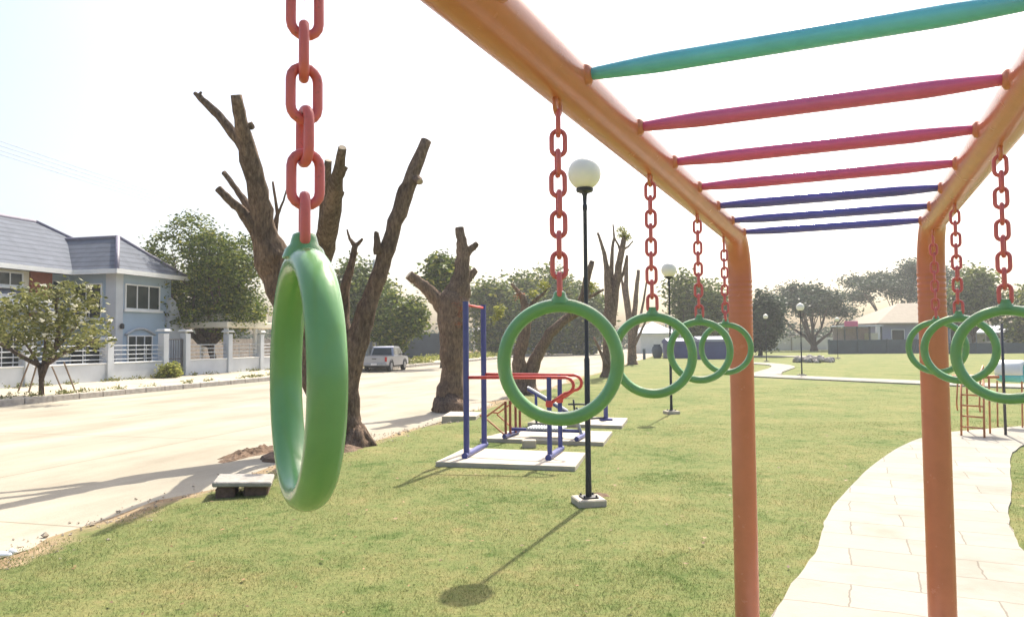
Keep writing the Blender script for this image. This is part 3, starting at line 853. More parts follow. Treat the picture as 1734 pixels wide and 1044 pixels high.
heap('earth_mound', G(545, 757) + Vector((0, 0, -.05)), .85, 1.05, .12, M['soil'], 'low mound of dug brown earth around the foot of the forked tree', 30, 3)
heap('earth_mound', G(432, 757) + Vector((0, 0, -.11)), .28, 1.1, .09, M['soil'], 'dark ridge of earth on the road edge just beyond the drain box', 30, 5)
heap('earth_mound', G(1016, 838) + Vector((0, 0, -.01)), .12, .10, .035, M['soil'], 'tiny heap of reddish soil just behind the nearest lamp footing', 18, 8)
def rocks(name, p, rx, ry, n, size, label, mat):
    b = MB(); rr = random.Random(11)
    for i in range(n):
        a = rr.uniform(0, 6.28); r_ = math.sqrt(rr.random())
        s_ = size * rr.uniform(.5, 1.2)
        rot = Quaternion((rr.uniform(-1, 1), rr.uniform(-1, 1), rr.uniform(-1, 1), 1)).normalized().to_matrix()
        b.bbox((rx * r_ * math.cos(a), ry * r_ * math.sin(a), s_ * .3 * (2 - r_)), (s_, s_ * .8, s_ * .6), s_ * .15, rot)
    o = b.build(name, mat, loc=p); return tag(o, label, 'rubble', kind='stuff')
def gravel():
    n = 1100; t = rng.uniform(2, 26, n); d = -5.75 + rng.normal(0, .22, n)
    wv = 0.16 * np.sin(t * 1.7) + 0.10 * np.sin(t * 4.1 + 1) + 0.2 * np.sin(t * .5); d += wv * .6
    x = RD.x * d + RT.x * t; y = RD.y * d + RT.y * t; sz = rng.uniform(.006, .022, n) * (1 + (rng.random(n) < .03) * 1.2)
    z = np.interp(d - wv, [-6.3, -6.0, -5.7, -5.35, -5.0], [-.086, -.082, -.055, -.02, 0]) + sz * .2
    b = MB()
    for i in range(n):
        q = [Vector((x[i], y[i], z[i])) + Vector((rnd.uniform(.6, 1.2) * sz[i] * a, rnd.uniform(.6, 1.2) * sz[i] * c, rnd.uniform(.5, .8) * sz[i] * e)) for a, c, e in ((1, 0, 0), (0, 1, 0), (-1, 0, 0), (0, -1, 0), (0, 0, 1), (0, 0, -1))]
        b.add(q, [(0, 1, 4), (1, 2, 4), (2, 3, 4), (3, 0, 4), (1, 0, 5), (2, 1, 5), (3, 2, 5), (0, 3, 5)])
    tag(b.build('gravel', simple('pale_gravel', (.42, .35, .26), .9, 0, .5, 8.0)), 'loose small stones and clods along the road edge', 'gravel', kind='stuff')
gravel()
rocks('rubble', G(1376, 613), 1.3, 1.6, 60, .45, 'heap of broken stone lying on the far lawn beside the path', M['rock'])

# ================================================================== TREES
def leaf_cloud(lobes, nclus, per, size, spread, seed, flat=0.0, shell=0.55):
    """rhombic leaves in clusters spread over a set of lobes (centre, rx, ry, rz)"""
    r_ = np.random.default_rng(seed)
    wts = np.array([l[1] * l[2] + l[1] * l[3] for l in lobes]); wts /= wts.sum()
    idx = r_.choice(len(lobes), nclus, p=wts)
    C = np.array([[l[0][0], l[0][1], l[0][2]] for l in lobes])[idx]
    RR = np.array([[l[1], l[2], l[3]] for l in lobes])[idx]
    d = r_.normal(size=(nclus, 3)); d /= np.linalg.norm(d, axis=1)[:, None]
    if flat: d[:, 2] = np.abs(d[:, 2]) * (1 - flat) + d[:, 2] * flat * .3
    rad = shell + (1.05 - shell) * r_.random(nclus) ** 0.7
    cc = C + d * RR * rad[:, None]
    n = nclus * per
    P = np.repeat(cc, per, 0) + r_.normal(size=(n, 3)) * spread * np.array([1, 1, .7])
    a = r_.normal(size=(n, 3)); a /= np.linalg.norm(a, axis=1)[:, None]
    a[:, 2] *= 0.6
    b_ = np.cross(a, r_.normal(size=(n, 3))); b_ /= np.linalg.norm(b_, axis=1)[:, None] + 1e-9
    s_ = size * r_.uniform(.6, 1.3, n)[:, None]
    V = np.zeros((n, 4, 3))
    V[:, 0] = P - a * s_; V[:, 1] = P - b_ * s_ * .45; V[:, 2] = P + a * s_; V[:, 3] = P + b_ * s_ * .45
    return V.reshape(-1, 3)

def bend(p0, p1, sag=0.0, n=5, wob=0.06, rr=rnd):
    p0, p1 = Vector(p0), Vector(p1); L = (p1 - p0).length; pts = []
    for i in range(n + 1):
        u = i / n
        p = p0.lerp(p1, u) + Vector((0, 0, sag * L * math.sin(math.pi * u)))
        if 0 < i < n: p += Vector((rr.uniform(-1, 1), rr.uniform(-1, 1), rr.uniform(-1, 1))) * wob * L
        pts.append(p)
    return pts

def leafy_tree(name, label, base, dist, crown, mat, group=None, nl=9, nclus=500, per=14, leaf=0.16, spread=0.35, seed=1,
               trunk_r=0.22, bark='bark_far', flat=0.0, shell=0.7, depth=1.0, lobe=0.36):
    """crown: (x0, x1, ytop, ybottom) in photo pixels at that distance"""
    rr = random.Random(seed); nl = int(nl * 2.0); nclus = int(nclus * 1.25)
    x0, x1, yt, yb = crown
    c = D((x0 + x1) / 2, (yt + yb) / 2, dist); k = dist / F_PX
    rx, rz = (x1 - x0) / 2 * k, (yb - yt) / 2 * k; ry = rx * depth
    b0 = Vector((base.x, base.y, 0)); c = c - b0
    t_ = thing(name, label, 'tree', b0, 0, group)
    lobes = []
    for i in range(nl):
        for _ in range(30):
            v = Vector((rr.uniform(-1, 1), rr.uniform(-1, 1), rr.uniform(-1, 1)))
            if v.length < 1: break
        f = rr.uniform(.75, 1.15) * lobe
        lobes.append((c + Vector((v.x * rx * (1 - f * .8), v.y * ry * (1 - f * .8), v.z * rz * (1 - f * .8))), rx * f, ry * f, rz * f))
    mb = MB()
    fork = Vector((c.x * .35, c.y * .35, max(0.9, (c.z - rz) * .8)))
    mb.tube(bend((0, 0, -.1), fork, 0, 5, .03, rr), [trunk_r * f for f in (1.35, 1.0, .95, .9, .88, .85)], 10, rough=.08)
    for l in lobes:
        e = l[0] + Vector((0, 0, l[3] * .2))
        mb.tube(bend(fork + Vector((0, 0, -.1)), e, -.05, 5, .06, rr), [trunk_r * f for f in (.6, .5, .4, .3, .2, .1)], 7)
    mb.build('trunk', M[bark], t_, smooth=True)
    V = leaf_cloud([((l[0].x, l[0].y, l[0].z), l[1], l[2], l[3]) for l in lobes], nclus, per, leaf, spread, seed, flat, shell)
    quads_mesh('crown', V, 4, M[mat], t_)
    return t_

# --- pruned trees along the road: limbs drawn as (photo px, py, radius px, extra depth m)
def pruned(label, base, limbs, seed, sprouts=(), dead=(), flare=1.5, seg=14):
    rr = random.Random(seed)
    dist = base.y; b0 = Vector((base.x, base.y, 0)); k = dist / F_PX
    t_ = thing('pruned_tree', label, 'tree', b0, 0, 'hard pruned trees along the road')
    tr = MB(); cuts = []
    for li, L in enumerate(limbs):
        pts = []; rad = []
        for (x, y, r_, dz) in L:
            p = D(x, y, dist + dz); pts.append(p - b0); rad.append(r_ * (dist + dz) / F_PX)
        # refine
        P = []; Rr = []
        for i in range(len(pts) - 1):
            n = 4
            for j in range(n):
                u = j / n
                q = pts[i].lerp(pts[i+1], u)
                if not (i == 0 and j == 0): q = q + Vector((rr.uniform(-1, 1), rr.uniform(-1, 1), rr.uniform(-.5, .5))) * rad[i] * .10
                P.append(q); Rr.append((rad[i] * (1 - u) + rad[i+1] * u) * rr.uniform(.93, 1.07))
        P.append(pts[-1]); Rr.append(rad[-1])
        ph = [rr.uniform(0, 6.28) for _ in range(3)]
        tr.tube(P, Rr, seg, rough=.05, rr=lambda i, a, ph=ph: 1 + .07 * math.sin(2 * a + ph[0] + i * .12) + .05 * math.sin(5 * a + ph[1] + i * .2))
        d_ = (P[-1] - P[-2]).normalized()
        cuts.append(MB().tube([P[-1] - d_ * .01, P[-1] + d_ * .006], [Rr[-1] * .96, Rr[-1] * .9], seg))
    bp_ = D(limbs[0][0][0], limbs[0][0][1], dist) - b0; r0 = limbs[0][0][2] * k * .78
    for q in range(7):
        a = q * .9 + rr.uniform(-.25, .25); ln = r0 * rr.uniform(1.05, 1.55); u = Vector((math.cos(a), math.sin(a), 0))
        o_ = Vector((bp_.x, bp_.y, 0))
        tr.tube([o_ + u * r0 * .25 + Vector((0, 0, r0 * 1.1)), o_ + u * r0 * .7 + Vector((0, 0, r0 * .42)), o_ + u * ln * .75 + Vector((0, 0, r0 * .08)), o_ + u * ln + Vector((0, 0, -.06))], [r0 * .42, r0 * .36, r0 * .24, r0 * .1], 8, rough=.08)
    tr.build('trunk', M['bark'], t_, smooth=True)
    for c_ in cuts: c_.build('cut_end', M['cut'], t_)
    if sprouts:
        lb = []
        for (x, y, r_, dz) in sprouts:
            p = D(x, y, dist + dz) - b0; lb.append(((p.x, p.y, p.z), r_ * k, r_ * k, r_ * k))
        V = leaf_cloud(lb, 26 * len(lb), 7, max(.05, 2.2 * k), 3.0 * k, seed, 0, .1)
        quads_mesh('crown', V, 4, M['leaf_young'], t_)
    if dead:
        lb = []
        for (x, y, r_, dz) in dead:
            p = D(x, y, dist + dz) - b0; lb.append(((p.x, p.y, p.z), r_ * k, r_ * k, r_ * k))
        quads_mesh('dead_leaves', leaf_cloud(lb, 14 * len(lb), 6, 2.0 * k, 2.5 * k, seed + 1, 0, .1), 4, M['leaf_dead'], t_)
    return t_

gA = G(590, 752)
pruned('tall forked tree pruned to bare limbs, nearest the road behind the first ring', gA, [
    [(602, 765, 33, 0), (600, 748, 26, 0), (595, 724, 19, 0), (592, 700, 16, 0), (591, 650, 16, 0), (600, 590, 19, 0), (619, 530, 15, .05), (634, 490, 13.5, .1), (648, 448, 13, .1), (664, 392, 13, .1), (686, 330, 15, .1), (696, 300, 13, .1), (722, 238, 9.5, .2)],
    [(694, 306, 10, .1), (705, 303, 8, 0), (711, 308, 5.5, -.1)],
    [(640, 430, 8, 0), (637, 400, 5, 0), (638, 393, 4, 0)],
    [(565, 764, 40, .1), (556, 735, 29, .1), (545, 680, 26, .1), (528, 610, 28, .1), (500, 520, 32, .1), (468, 450, 31, .05), (450, 405, 22, -.1), (440, 340, 16, -.3), (424, 270, 15, -.5), (410, 215, 11, -.7), (400, 161, 9, -.9)],
    [(421, 262, 12, -.5), (404, 238, 9, -.5), (370, 195, 8, -.5), (346, 172, 6, -.5), (330, 158, 3.5, -.5)],
    [(346, 172, 4, -.5), (338, 160, 3, -.5), (341, 156, 2, -.5)],
    [(424, 215, 8, -.6), (422, 208, 6, -.65)],
    [(470, 440, 20, -.1), (432, 385, 13, -.2), (408, 355, 8, -.3), (388, 338, 7, -.35), (369, 319, 6, -.4)],
    [(440, 395, 11, .1), (420, 350, 7, .15), (400, 320, 5, .2), (379, 292, 4.5, .25)],
    [(455, 420, 12, .1), (466, 385, 5, .1), (470, 362, 3, .1), (462, 308, 1.8, .1)],
    [(470, 364, 2.4, .1), (480, 340, 1.6, .1), (486, 318, 1.2, .1)],
    [(515, 560, 26, .0), (530, 480, 21, -.4), (548, 420, 18, -.9), (562, 355, 15, -1.4), (569, 310, 11, -1.75), (580, 250, 7, -2.15)],
    [(562, 350, 12, -1.4), (572, 330, 9, -1.6), (577, 322, 7.5, -1.6)],
    [(570, 310, 7, -1.75), (580, 290, 6, -1.9), (585, 283, 5, -1.9)],
    [(545, 400, 9, -.8), (550, 330, 8, -1.1), (556, 272, 6, -1.4)],
    [(590, 600, 14, .25), (580, 540, 11, .3), (585, 480, 8, .3), (597, 440, 6, .3), (601, 416, 5, .3), (592, 404, 2.5, .3), (588, 389, 1.6, .3)],
    [(601, 416, 4, .3), (608, 411, 3, .3), (614, 404, 2, .3)],
], 21, seg=18)
gB = G(763, 690)
pruned('thick stump tree with one bare upright limb beside the blue posts', gB, [
    [(763, 696, 33, 0), (763, 680, 26, 0), (765, 640, 20, 0), (766, 600, 20, 0), (767, 550, 24, 0), (768, 515, 26, 0), (775, 490, 20, 0), (782, 460, 13, 0), (784, 430, 11, 0), (782, 405, 8, 0), (778, 385, 7.5, 0)],
    [(784, 440, 8, 0), (794, 424, 6.5, 0), (802, 418, 5.5, 0), (808, 412, 4, 0)],
    [(780, 490, 11, .1), (792, 470, 8, .15), (804, 459, 5, .2), (806, 456, 4, .2)],
    [(758, 530, 17, 0), (741, 508, 12, -.1), (722, 488, 9.5, -.2), (704, 474, 8, -.2), (692, 465, 8, -.25)],
], 22, sprouts=[], dead=[(776, 512, 10, -.35), (782, 530, 8, -.35), (776, 548, 6, -.35)])
gC = G(890, 664)
pruned('wide V-shaped pruned tree seen through the ring with the lamp post', gC, [
    [(890, 672, 24, 0), (888, 650, 18, 0), (880, 628, 12, 0), (880, 600, 10, 0), (889, 560, 9, 0), (891, 530, 8, 0), (886, 505, 6, 0), (876, 492, 3.5, 0), (866, 480, 2.5, 0)],
    [(892, 655, 15, .1), (897, 632, 13, .1), (910, 600, 11, .1), (930, 565, 9, .1), (957, 541, 8, .1), (978, 527, 8, .1), (990, 500, 7, .1), (993, 475, 6, .1), (1003, 442, 4, .1)],
    [(990, 505, 4, .1), (1005, 500, 3, .1), (1022, 490, 2.2, .1)],
    [(891, 530, 5, .2), (905, 510, 3, .2), (922, 495, 2, .2), (932, 480, 1.6, .2)],
], 23, sprouts=[(845, 527, 12, .3), (920, 484, 11, .1), (902, 498, 8, .2), (1001, 485, 11, .1), (968, 525, 6, 0), (838, 540, 8, .2)], dead=[(880, 500, 8, 0)])
gD = G(1028, 638)
pruned('tall thin bare stems with a pale leaf tuft on top, right of the lamp post', gD, [
    [(1028, 645, 13, 0), (1028, 630, 9, 0), (1030, 590, 8.5, 0), (1032, 540, 10, 0), (1030, 500, 6, 0), (1028, 460, 5, 0), (1024, 430, 3.5, 0), (1017, 408, 2.6, 0), (1012, 394, 2, 0)],
    [(1034, 550, 9, .2), (1042, 490, 7, .2), (1048, 450, 6, .2), (1055, 412, 5, .2), (1058, 398, 3, .2)],
    [(1033, 530, 5, .4), (1035, 460, 4, .4), (1037, 420, 2.6, .4), (1040, 402, 1.8, .4), (1038, 380, 1.2, .4)],
    [(1040, 402, 1.5, .4), (1047, 415, 1.8, .3), (1050, 425, 2, .3)],
    [(1045, 480, 3.5, .3), (1056, 462, 2.6, .3), (1062, 432, 1.8, .3)],
    [(1027, 620, 4, -.3), (1019, 600, 3, -.3), (1012, 584, 2.4, -.3), (1005, 570, 2, -.3)],
    [(1052, 425, 2, .2), (1064, 417, 1.6, .2), (1072, 408, 1.3, .2)],
], 24, sprouts=[(1056, 396, 9, .2), (1064, 403, 7, .2), (1050, 388, 6, .2)])
gE = G(1071, 617)
pruned('smaller bundle of bare stems behind the ring beside the tufted tree', gE, [
    [(1071, 622, 10, 0), (1070, 606, 8, 0), (1070, 570, 7, 0), (1064, 530, 6, 0), (1060, 490, 4.5, 0), (1061, 460, 3, 0), (1062, 434, 2, 0)],
    [(1070, 570, 5, .2), (1074, 530, 4.5, .2), (1078, 490, 3.6, .2), (1081, 457, 3, .2)],
    [(1070, 560, 4, .3), (1060, 520, 3, .3), (1054, 480, 2.2, .3), (1050, 455, 1.8, .3)],
    [(1073, 575, 3.5, .3), (1082, 545, 2.4, .3), (1090, 510, 1.8, .3), (1096, 470, 1.3, .3)],
    [(1074, 585, 3, -.3), (1086, 560, 2, -.3), (1094, 542, 1.6, -.3)],
], 25)

# --- frangipani on the far pavement, with stakes
def frangipani():
    base = G(70, 668, 0.09); dist = base.y; b0 = Vector((base.x, base.y, 0.09))
    t_ = thing('frangipani_tree', 'low olive leaved tree dotted with white blossoms in front of the house fence', 'tree', b0)
    rr = random.Random(5); mb = MB(); k = dist / F_PX
    tips = []
    stems = [[(70, 668), (70, 640), (66, 618), (50, 590), (30, 565)], [(70, 640), (80, 615), (95, 590), (115, 565), (135, 545)],
             [(70, 645), (74, 615), (78, 580), (75, 540)], [(80, 615), (110, 595), (140, 585), (165, 575)], [(66, 618), (40, 605), (15, 590), (-15, 575)], [(95, 590), (100, 555), (95, 515), (100, 490)]]
    for s_ in stems:
        dz = rr.uniform(-.8, .8)
        pts = [D(x, y, dist + dz * i / len(s_)) - b0 for i, (x, y) in enumerate(s_)]
        mb.tube(pts, [.085 * (1 - .16 * i) for i in range(len(pts))], 8, rough=.06)
    mb.build('trunk', M['bark_far'], t_, smooth=True)
    lobes = []
    for (x, y, r_) in ((35, 540, 52), (95, 520, 48), (140, 545, 42), (60, 500, 30), (10, 555, 45), (160, 570, 26), (-25, 540, 50), (85, 570, 45), (125, 490, 24), (150, 510, 20)):
        p = D(x, y, dist + rr.uniform(-1, 1)) - b0; lobes.append(((p.x, p.y, p.z), r_ * k, r_ * k, r_ * k * .8))
    quads_mesh('crown', leaf_cloud(lobes, 470, 9, .095, .14, 31, 0, .55), 4, M['leaf_olive'], t_)
    quads_mesh('blossoms', leaf_cloud(lobes, 60, 14, .06, .035, 32, 0, 1.02), 4, M['blossom'], t_)
    for i, (x0, y0, x1, y1) in enumerate(((30, 662, 50, 612), (48, 664, 64, 612), (106, 660, 88, 620), (128, 661, 108, 612))):
        a = G(x0, y0, .09); q = D(x1, y1, a.y + .1 * (-1) ** i)
        m2 = MB(); m2.tube([(0, 0, -.05), q - a], .028, 7)
        o = m2.build('support_stake', M['wood'], loc=a)
        tag(o, ['leftmost wooden stake propping the blossoming tree', 'wooden stake close to the trunk of the blossoming tree, on its left', 'wooden stake leaning in from the right, nearer the blossoming tree trunk', 'rightmost wooden stake propping the blossoming tree'][i], 'stake', 'stakes propping the blossoming tree')
frangipani()

# --- leafy trees
leafy_tree('garden_tree', 'big dense dark green tree in front of the house, right of its hip roof', TD(-27.2, 36.4), TD(-27.2, 36.4).y, (212, 480, 362, 572), 'leaf_dense', nl=14, nclus=1800, per=16, leaf=.115, spread=.22, seed=41, trunk_r=.2, depth=.8, lobe=.32)
bt = 'trees beyond the far end of the road'
leafy_tree('roadside_tree', 'tall mid green tree behind the forked tree and the parked pickup', D(600, 590, 62), 62, (545, 668, 440, 600), 'leaf_mid', bt, 9, 900, 12, .22, .5, 42)
leafy_tree('roadside_tree', 'rounded bushy tree just right of the forked tree, over the pickup', D(675, 590, 58), 58, (632, 718, 492, 606), 'leaf_dense', bt, 8, 800, 12, .2, .4, 43)
leafy_tree('roadside_tree', 'small dark tree whose crown shows left of the bare upright limb', D(752, 590, 50), 50, (722, 790, 426, 520), 'leaf_dense', bt, 8, 300, 12, .2, .4, 44, lobe=.35)
leafy_tree('roadside_tree', 'broad dark green tree straight behind the blue posts, far down the road', D(845, 590, 85), 85, (795, 885, 472, 600), 'leaf_dense', bt, 9, 700, 12, .3, .7, 45)
leafy_tree('roadside_tree', 'tallest rounded tree behind the ring with the lamp post', D(915, 590, 90), 90, (850, 985, 440, 602), 'leaf_dense', bt, 10, 1100, 12, .3, .7, 46)
leafy_tree('roadside_tree', 'green tree partly hidden by the nearest lamp post', D(985, 590, 92), 92, (940, 1025, 465, 602), 'leaf_mid', bt, 8, 700, 12, .3, .7, 47)
leafy_tree('roadside_tree', 'loose green tree behind the chains between the two lamps and the left orange post', D(1180, 590, 80), 80, (1120, 1240, 452, 590), 'leaf_mid', bt, 10, 620, 12, .28, .6, 48, lobe=.38)
leafy_tree('roadside_tree', 'bright green rounded tree right of the right orange post', D(1650, 590, 85), 85, (1595, 1694, 455, 562), 'leaf_mid', bt, 8, 700, 12, .28, .55, 49)
leafy_tree('roadside_tree', 'dark tree at the right picture edge behind the large ring', D(1760, 590, 80), 80, (1690, 1830, 475, 598), 'leaf_dense', bt, 9, 700, 12, .28, .6, 50)
leafy_tree('roadside_tree', 'dark bushy tree right beside the left orange post, with a green top', D(1287, 598, 70), 70, (1255, 1325, 492, 596), 'leaf_rain', bt, 8, 700, 12, .22, .45, 51)

def rain_tree(label, base, dist, crown, seed, nclus=1000):
    rr = random.Random(seed); x0, x1, yt, yb = crown; k = dist / F_PX
    b0 = Vector((base.x, base.y, 0)); t_ = thing('rain_tree', label, 'tree', b0, 0, 'spreading rain trees beyond the far lawn')
    c = D((x0 + x1) / 2, yb, dist) - b0; rx = (x1 - x0) / 2 * k; rz = (yb - yt) * k
    mb = MB(); fork = Vector((0, 0, c.z * .22)); tr = .45
    mb.tube([(0, 0, -.2), (0.05, 0, c.z * .1), fork], [tr * 1.3, tr, tr * .9], 10)
    lobes = []
    for i in range(17):
        a = i * 2.399; r_ = math.sqrt((i + .5) / 17) * .82
        x, y = r_ * math.cos(a), r_ * math.sin(a)
        zt = c.z + rz * (1 - r_ ** 2) * .72 + rz * rr.uniform(-.12, .12)
        p = Vector((c.x + x * rx, c.y + y * rx * .8, zt))
        lobes.append(((p.x, p.y, p.z), rx * rr.uniform(.20, .30), rx * .26, rz * rr.uniform(.10, .16)))
        if i % 2 == 0 and i > 0: continue
        mid = fork.lerp(p, .5) + Vector((0, 0, -.10 * rx))
        mb.tube([fork - Vector((0, 0, .2)), fork.lerp(mid, .5) + Vector((rr.uniform(-.3, .3), 0, rr.uniform(-.2, .3))), mid, mid.lerp(p, .6) + Vector((rr.uniform(-.4, .4), 0, .2)), p], [tr * .55, tr * .42, tr * .3, tr * .2, tr * .08], 7)
        for j in range(2):
            q = p + Vector((rr.uniform(-1, 1) * rx * .22, rr.uniform(-1, 1) * rx * .2, rr.uniform(-.1, .2) * rz))
            mb.tube([mid, mid.lerp(q, .5) + Vector((0, 0, -.1)), q], [tr * .2, tr * .13, tr * .05], 5)
    mb.build('trunk', M['bark_far'], t_, smooth=True)
    quads_mesh('crown', leaf_cloud(lobes, nclus, 14, .24, .55, seed, 0, .1), 4, M['leaf_rain'], t_)
rain_tree('spreading rain tree with bare open limbs, left of the tan roofed house', D(1378, 590, 98), 98, (1272, 1452, 474, 545), 61)
rain_tree('largest spreading rain tree rising behind the tan roofed house', D(1528, 590, 112), 112, (1415, 1650, 436, 522), 62, 1500)

# ================================================================== HOUSE ACROSS THE ROAD (local x = across, y = along the road)
hs = thing('house', 'two storey blue grey house with slate blue hip roof behind the pale fence', 'house', TD(-30.5, 29.95), RA)
HO = (-31.5, 29.0)
def H(d, t_, z): return Vector((d - HO[0], t_ - HO[1], z))
def hbox(mb, d0, d1, t0, t1, z0, z1):
    return mb.box(H((d0+d1)/2, (t0+t1)/2, (z0+z1)/2), (d1-d0, t1-t0, z1-z0))
EV = 5.35
def hip(mb, d0, d1, t0, t1, z, rise, along, th=.16, inset0=None, inset1=None):
    """hip roof over an eave rectangle; along = 't' or 'd' for the ridge direction"""
    if along == 't':
        c = (d0 + d1) / 2; hw = (d1 - d0) / 2
        i0 = hw if inset0 is None else inset0; i1 = hw if inset1 is None else inset1
        r0, r1 = H(c, t0 + i0, z + rise), H(c, t1 - i1, z + rise)
    else:
        c = (t0 + t1) / 2; hw = (t1 - t0) / 2
        i0 = hw if inset0 is None else inset0; i1 = hw if inset1 is None else inset1
        r0, r1 = H(d0 + i0, c, z + rise), H(d1 - i1, c, z + rise)
    e = [H(d0, t0, z), H(d1, t0, z), H(d1, t1, z), H(d0, t1, z)]
    eb = [p - Vector((0, 0, th)) for p in e]
    vs_ = e + [r0, r1] + eb
    if along == 't': fs = [(0, 1, 4), (1, 2, 5, 4), (2, 3, 5), (3, 0, 4, 5)]
    else: fs = [(0, 1, 5, 4), (1, 2, 5), (2, 3, 4, 5), (3, 0, 4)]
    fs += [(0, 6, 7, 1), (1, 7, 8, 2), (2, 8, 9, 3), (3, 9, 6, 0), (9, 8, 7, 6)]
    mb.add(vs_, fs)
    return e, r0, r1
# walls
mb = MB()
hbox(mb, -39.5, -32.3, 8, 34.2, -.1, EV - .1)                      # main block
hbox(mb, -32.3, -29.4, 29.4, 33.3, -.1, EV - .1)                   # wing towards the road
mb.build('wall', M['house_wall'], hs)
mb = MB(); hip(mb, -40.2, -31.5, 7.3, 35.0, EV, 2.95, 't')
m_e, m0, m1 = None, None, None
mroof = mb.build('roof', M['roof'], hs)
mb = MB(); e_, r0_, r1_ = hip(mb, -37.0, -28.85, 28.85, 33.85, EV + .012, 2.0, 'd', .16, .2, 2.3)
mb.build('roof', M['roof'], hs)
mb = MB()                                                          # ridge and hip caps
mb.tube([r1_, e_[1]], .11, 8); mb.tube([r1_, e_[2]], .11, 8); mb.tube([r0_, r1_], .11, 8)
mb.tube([H(-35.85, 7.3 + 4.35, EV + 2.95), H(-35.85, 35 - 4.35, EV + 2.95)], .11, 8); mb.tube([H(-35.85, 35 - 4.35, EV + 2.95), H(-31.5, 35, EV)], .11, 8)
mb.build('ridge_cap', simple('dark_ridge_tiles', (0.16, 0.15, 0.20), .6), hs, smooth=True)
mb = MB()                                                          # pale gutter boards
hbox(mb, -31.49, -31.37, 7.3, 28.8, EV - .2, EV + .02); hbox(mb, -31.4, -28.8, 28.72, 28.84, EV - .2, EV + .03); hbox(mb, -28.84, -28.72, 28.72, 33.95, EV - .2, EV + .03)
mb.build('gutter', M['white_paint'], hs)
def hwin(d, t0, t1, z0, z1, mull=2, sill=True, wd=.05, face='d', fm='white_paint', rows=1):
    fr = MB(); W = .07
    def bx(a0, a1, b0, b1, p0, p1):
        if face == 'd': hbox(fr, d + p0, d + p1, a0, a1, b0, b1)
        else: hbox(fr, a0, a1, d - p1, d - p0, b0, b1)
    bx(t0, t1, z1 - W, z1, .003, .07); bx(t0, t1, z0, z0 + W, .003, .07)
    bx(t0, t0 + W, z0 + W, z1 - W, .003, .07); bx(t1 - W, t1, z0 + W, z1 - W, .003, .07)
    for i in range(1, mull):
        c = t0 + (t1 - t0) * i / mull; bx(c - wd/2, c + wd/2, z0 + W, z1 - W, .003, .065)
    f = fr.build('window', M[fm], hs)
    g = MB()
    if face == 'd': hbox(g, d + .004, d + .03, t0 + W, t1 - W, z0 + W, z1 - W)
    else: hbox(g, t0 + W, t1 - W, d - .03, d - .004, z0 + W, z1 - W)
    g.build('pane', M['glass'], f)
    if sill:
        s_ = MB()
        if face == 'd': hbox(s_, d + .002, d + .16, t0 - .12, t1 + .12, z0 - .11, z0 - .002)
        else: hbox(s_, t0 - .12, t1 + .12, d - .16, d - .002, z0 - .11, z0 - .002)
        s_.build('sill', M['white_paint'], f)
    return f
hwin(-29.4, 29.95, 32.4, 3.45, 4.75, 3)                               # wing, upper floor
hwin(-29.4, 30.15, 31.9, 0.35, 2.15, 3)                               # wing, ground floor
mb = MB(); K = 10
pts = [H(-29.33, 30.0 + 2.05 * k / K, 2.17 + .32 * math.sin(math.pi * k / K)) for k in range(K + 1)]
mb.tube(pts, .07, 6); mb.build('window_arch', M['rail_grey'], hs, smooth=True)
hwin(29.4, -32.1, -30.2, 2.95, 4.75, 2, face='t')                     # dark openings on the wing's near side
hwin(29.4, -32.1, -30.2, 0.2, 2.1, 2, face='t')
hwin(-32.2, 22.6, 26.7, 4.42, 5.1, 6)                                # strip of windows far left
hwin(-32.3, 28.35, 29.3, 3.1, 4.9, 2, sill=False, fm='rail_grey')
hwin(-32.3, 17.5, 20.5, 0.2, 2.2, 3); hwin(-32.3, 23.8, 27.6, 0.2, 2.3, 3)
mb = MB(); hbox(mb, -32.297, -32.2, 8, 27.05, 3.3, EV - .15); 
mb.build('upper_wall_panel', M['cream'], hs)
mb = MB(); hbox(mb, -32.297, -32.1, 27.055, 28.25, 3.06, EV - .16); mb.build('brown_panel', M['redbrown'], hs)
mb = MB(); hbox(mb, -32.3, -30.9, 27.0, 29.39, 2.85, 3.05); f = mb.build('balcony', M['white_paint'], hs)
mb = MB()
for k in range(3): hbox(mb, -30.96, -30.92, 27.05, 29.38, 3.27 + .25 * k, 3.30 + .25 * k)
for k in range(6): hbox(mb, -30.955, -30.925, 27.06 + .45 * k, 27.10 + .45 * k, 3.05, 3.79)
mb.build('railing', M['rail_grey'], f)
mb = MB(); hbox(mb, -29.9, -29.28, 29.28, 29.75, -.1, EV - .14); mb.build('corner_column', M['fence_wall'], hs)
for q in (H(-29.18, 29.6, 2.45), H(-29.3, 33.0, 2.25)):
    mb = MB(); mb.lathe(q, [(.05, 0), (.1, .03), (.1, .22), (.04, .28)], 10); mb.build('wall_lantern', M['black'], hs)
# sloping porch roof far left
mb = MB(); e = [H(-32.19, 12, 4.3), H(-29.9, 12, 3.3), H(-29.9, 26.8, 3.3), H(-32.19, 26.8, 4.3)]
mb.add(e + [p - Vector((0, 0, .16)) for p in e], [(0, 1, 2, 3), (7, 6, 5, 4), (0, 4, 5, 1), (1, 5, 6, 2), (2, 6, 7, 3), (3, 7, 4, 0)])
mb.build('porch_roof', M['roof'], hs)
mb = MB(); hbox(mb, -30.25, -30.0, 26.3, 26.55, -.1, 3.17); mb.build('porch_post', M['white_paint'], hs)
mb = MB(); hbox(mb, -30.25, -30.0, 22.3, 22.55, -.1, 3.17); mb.build('porch_post', M['white_paint'], hs)
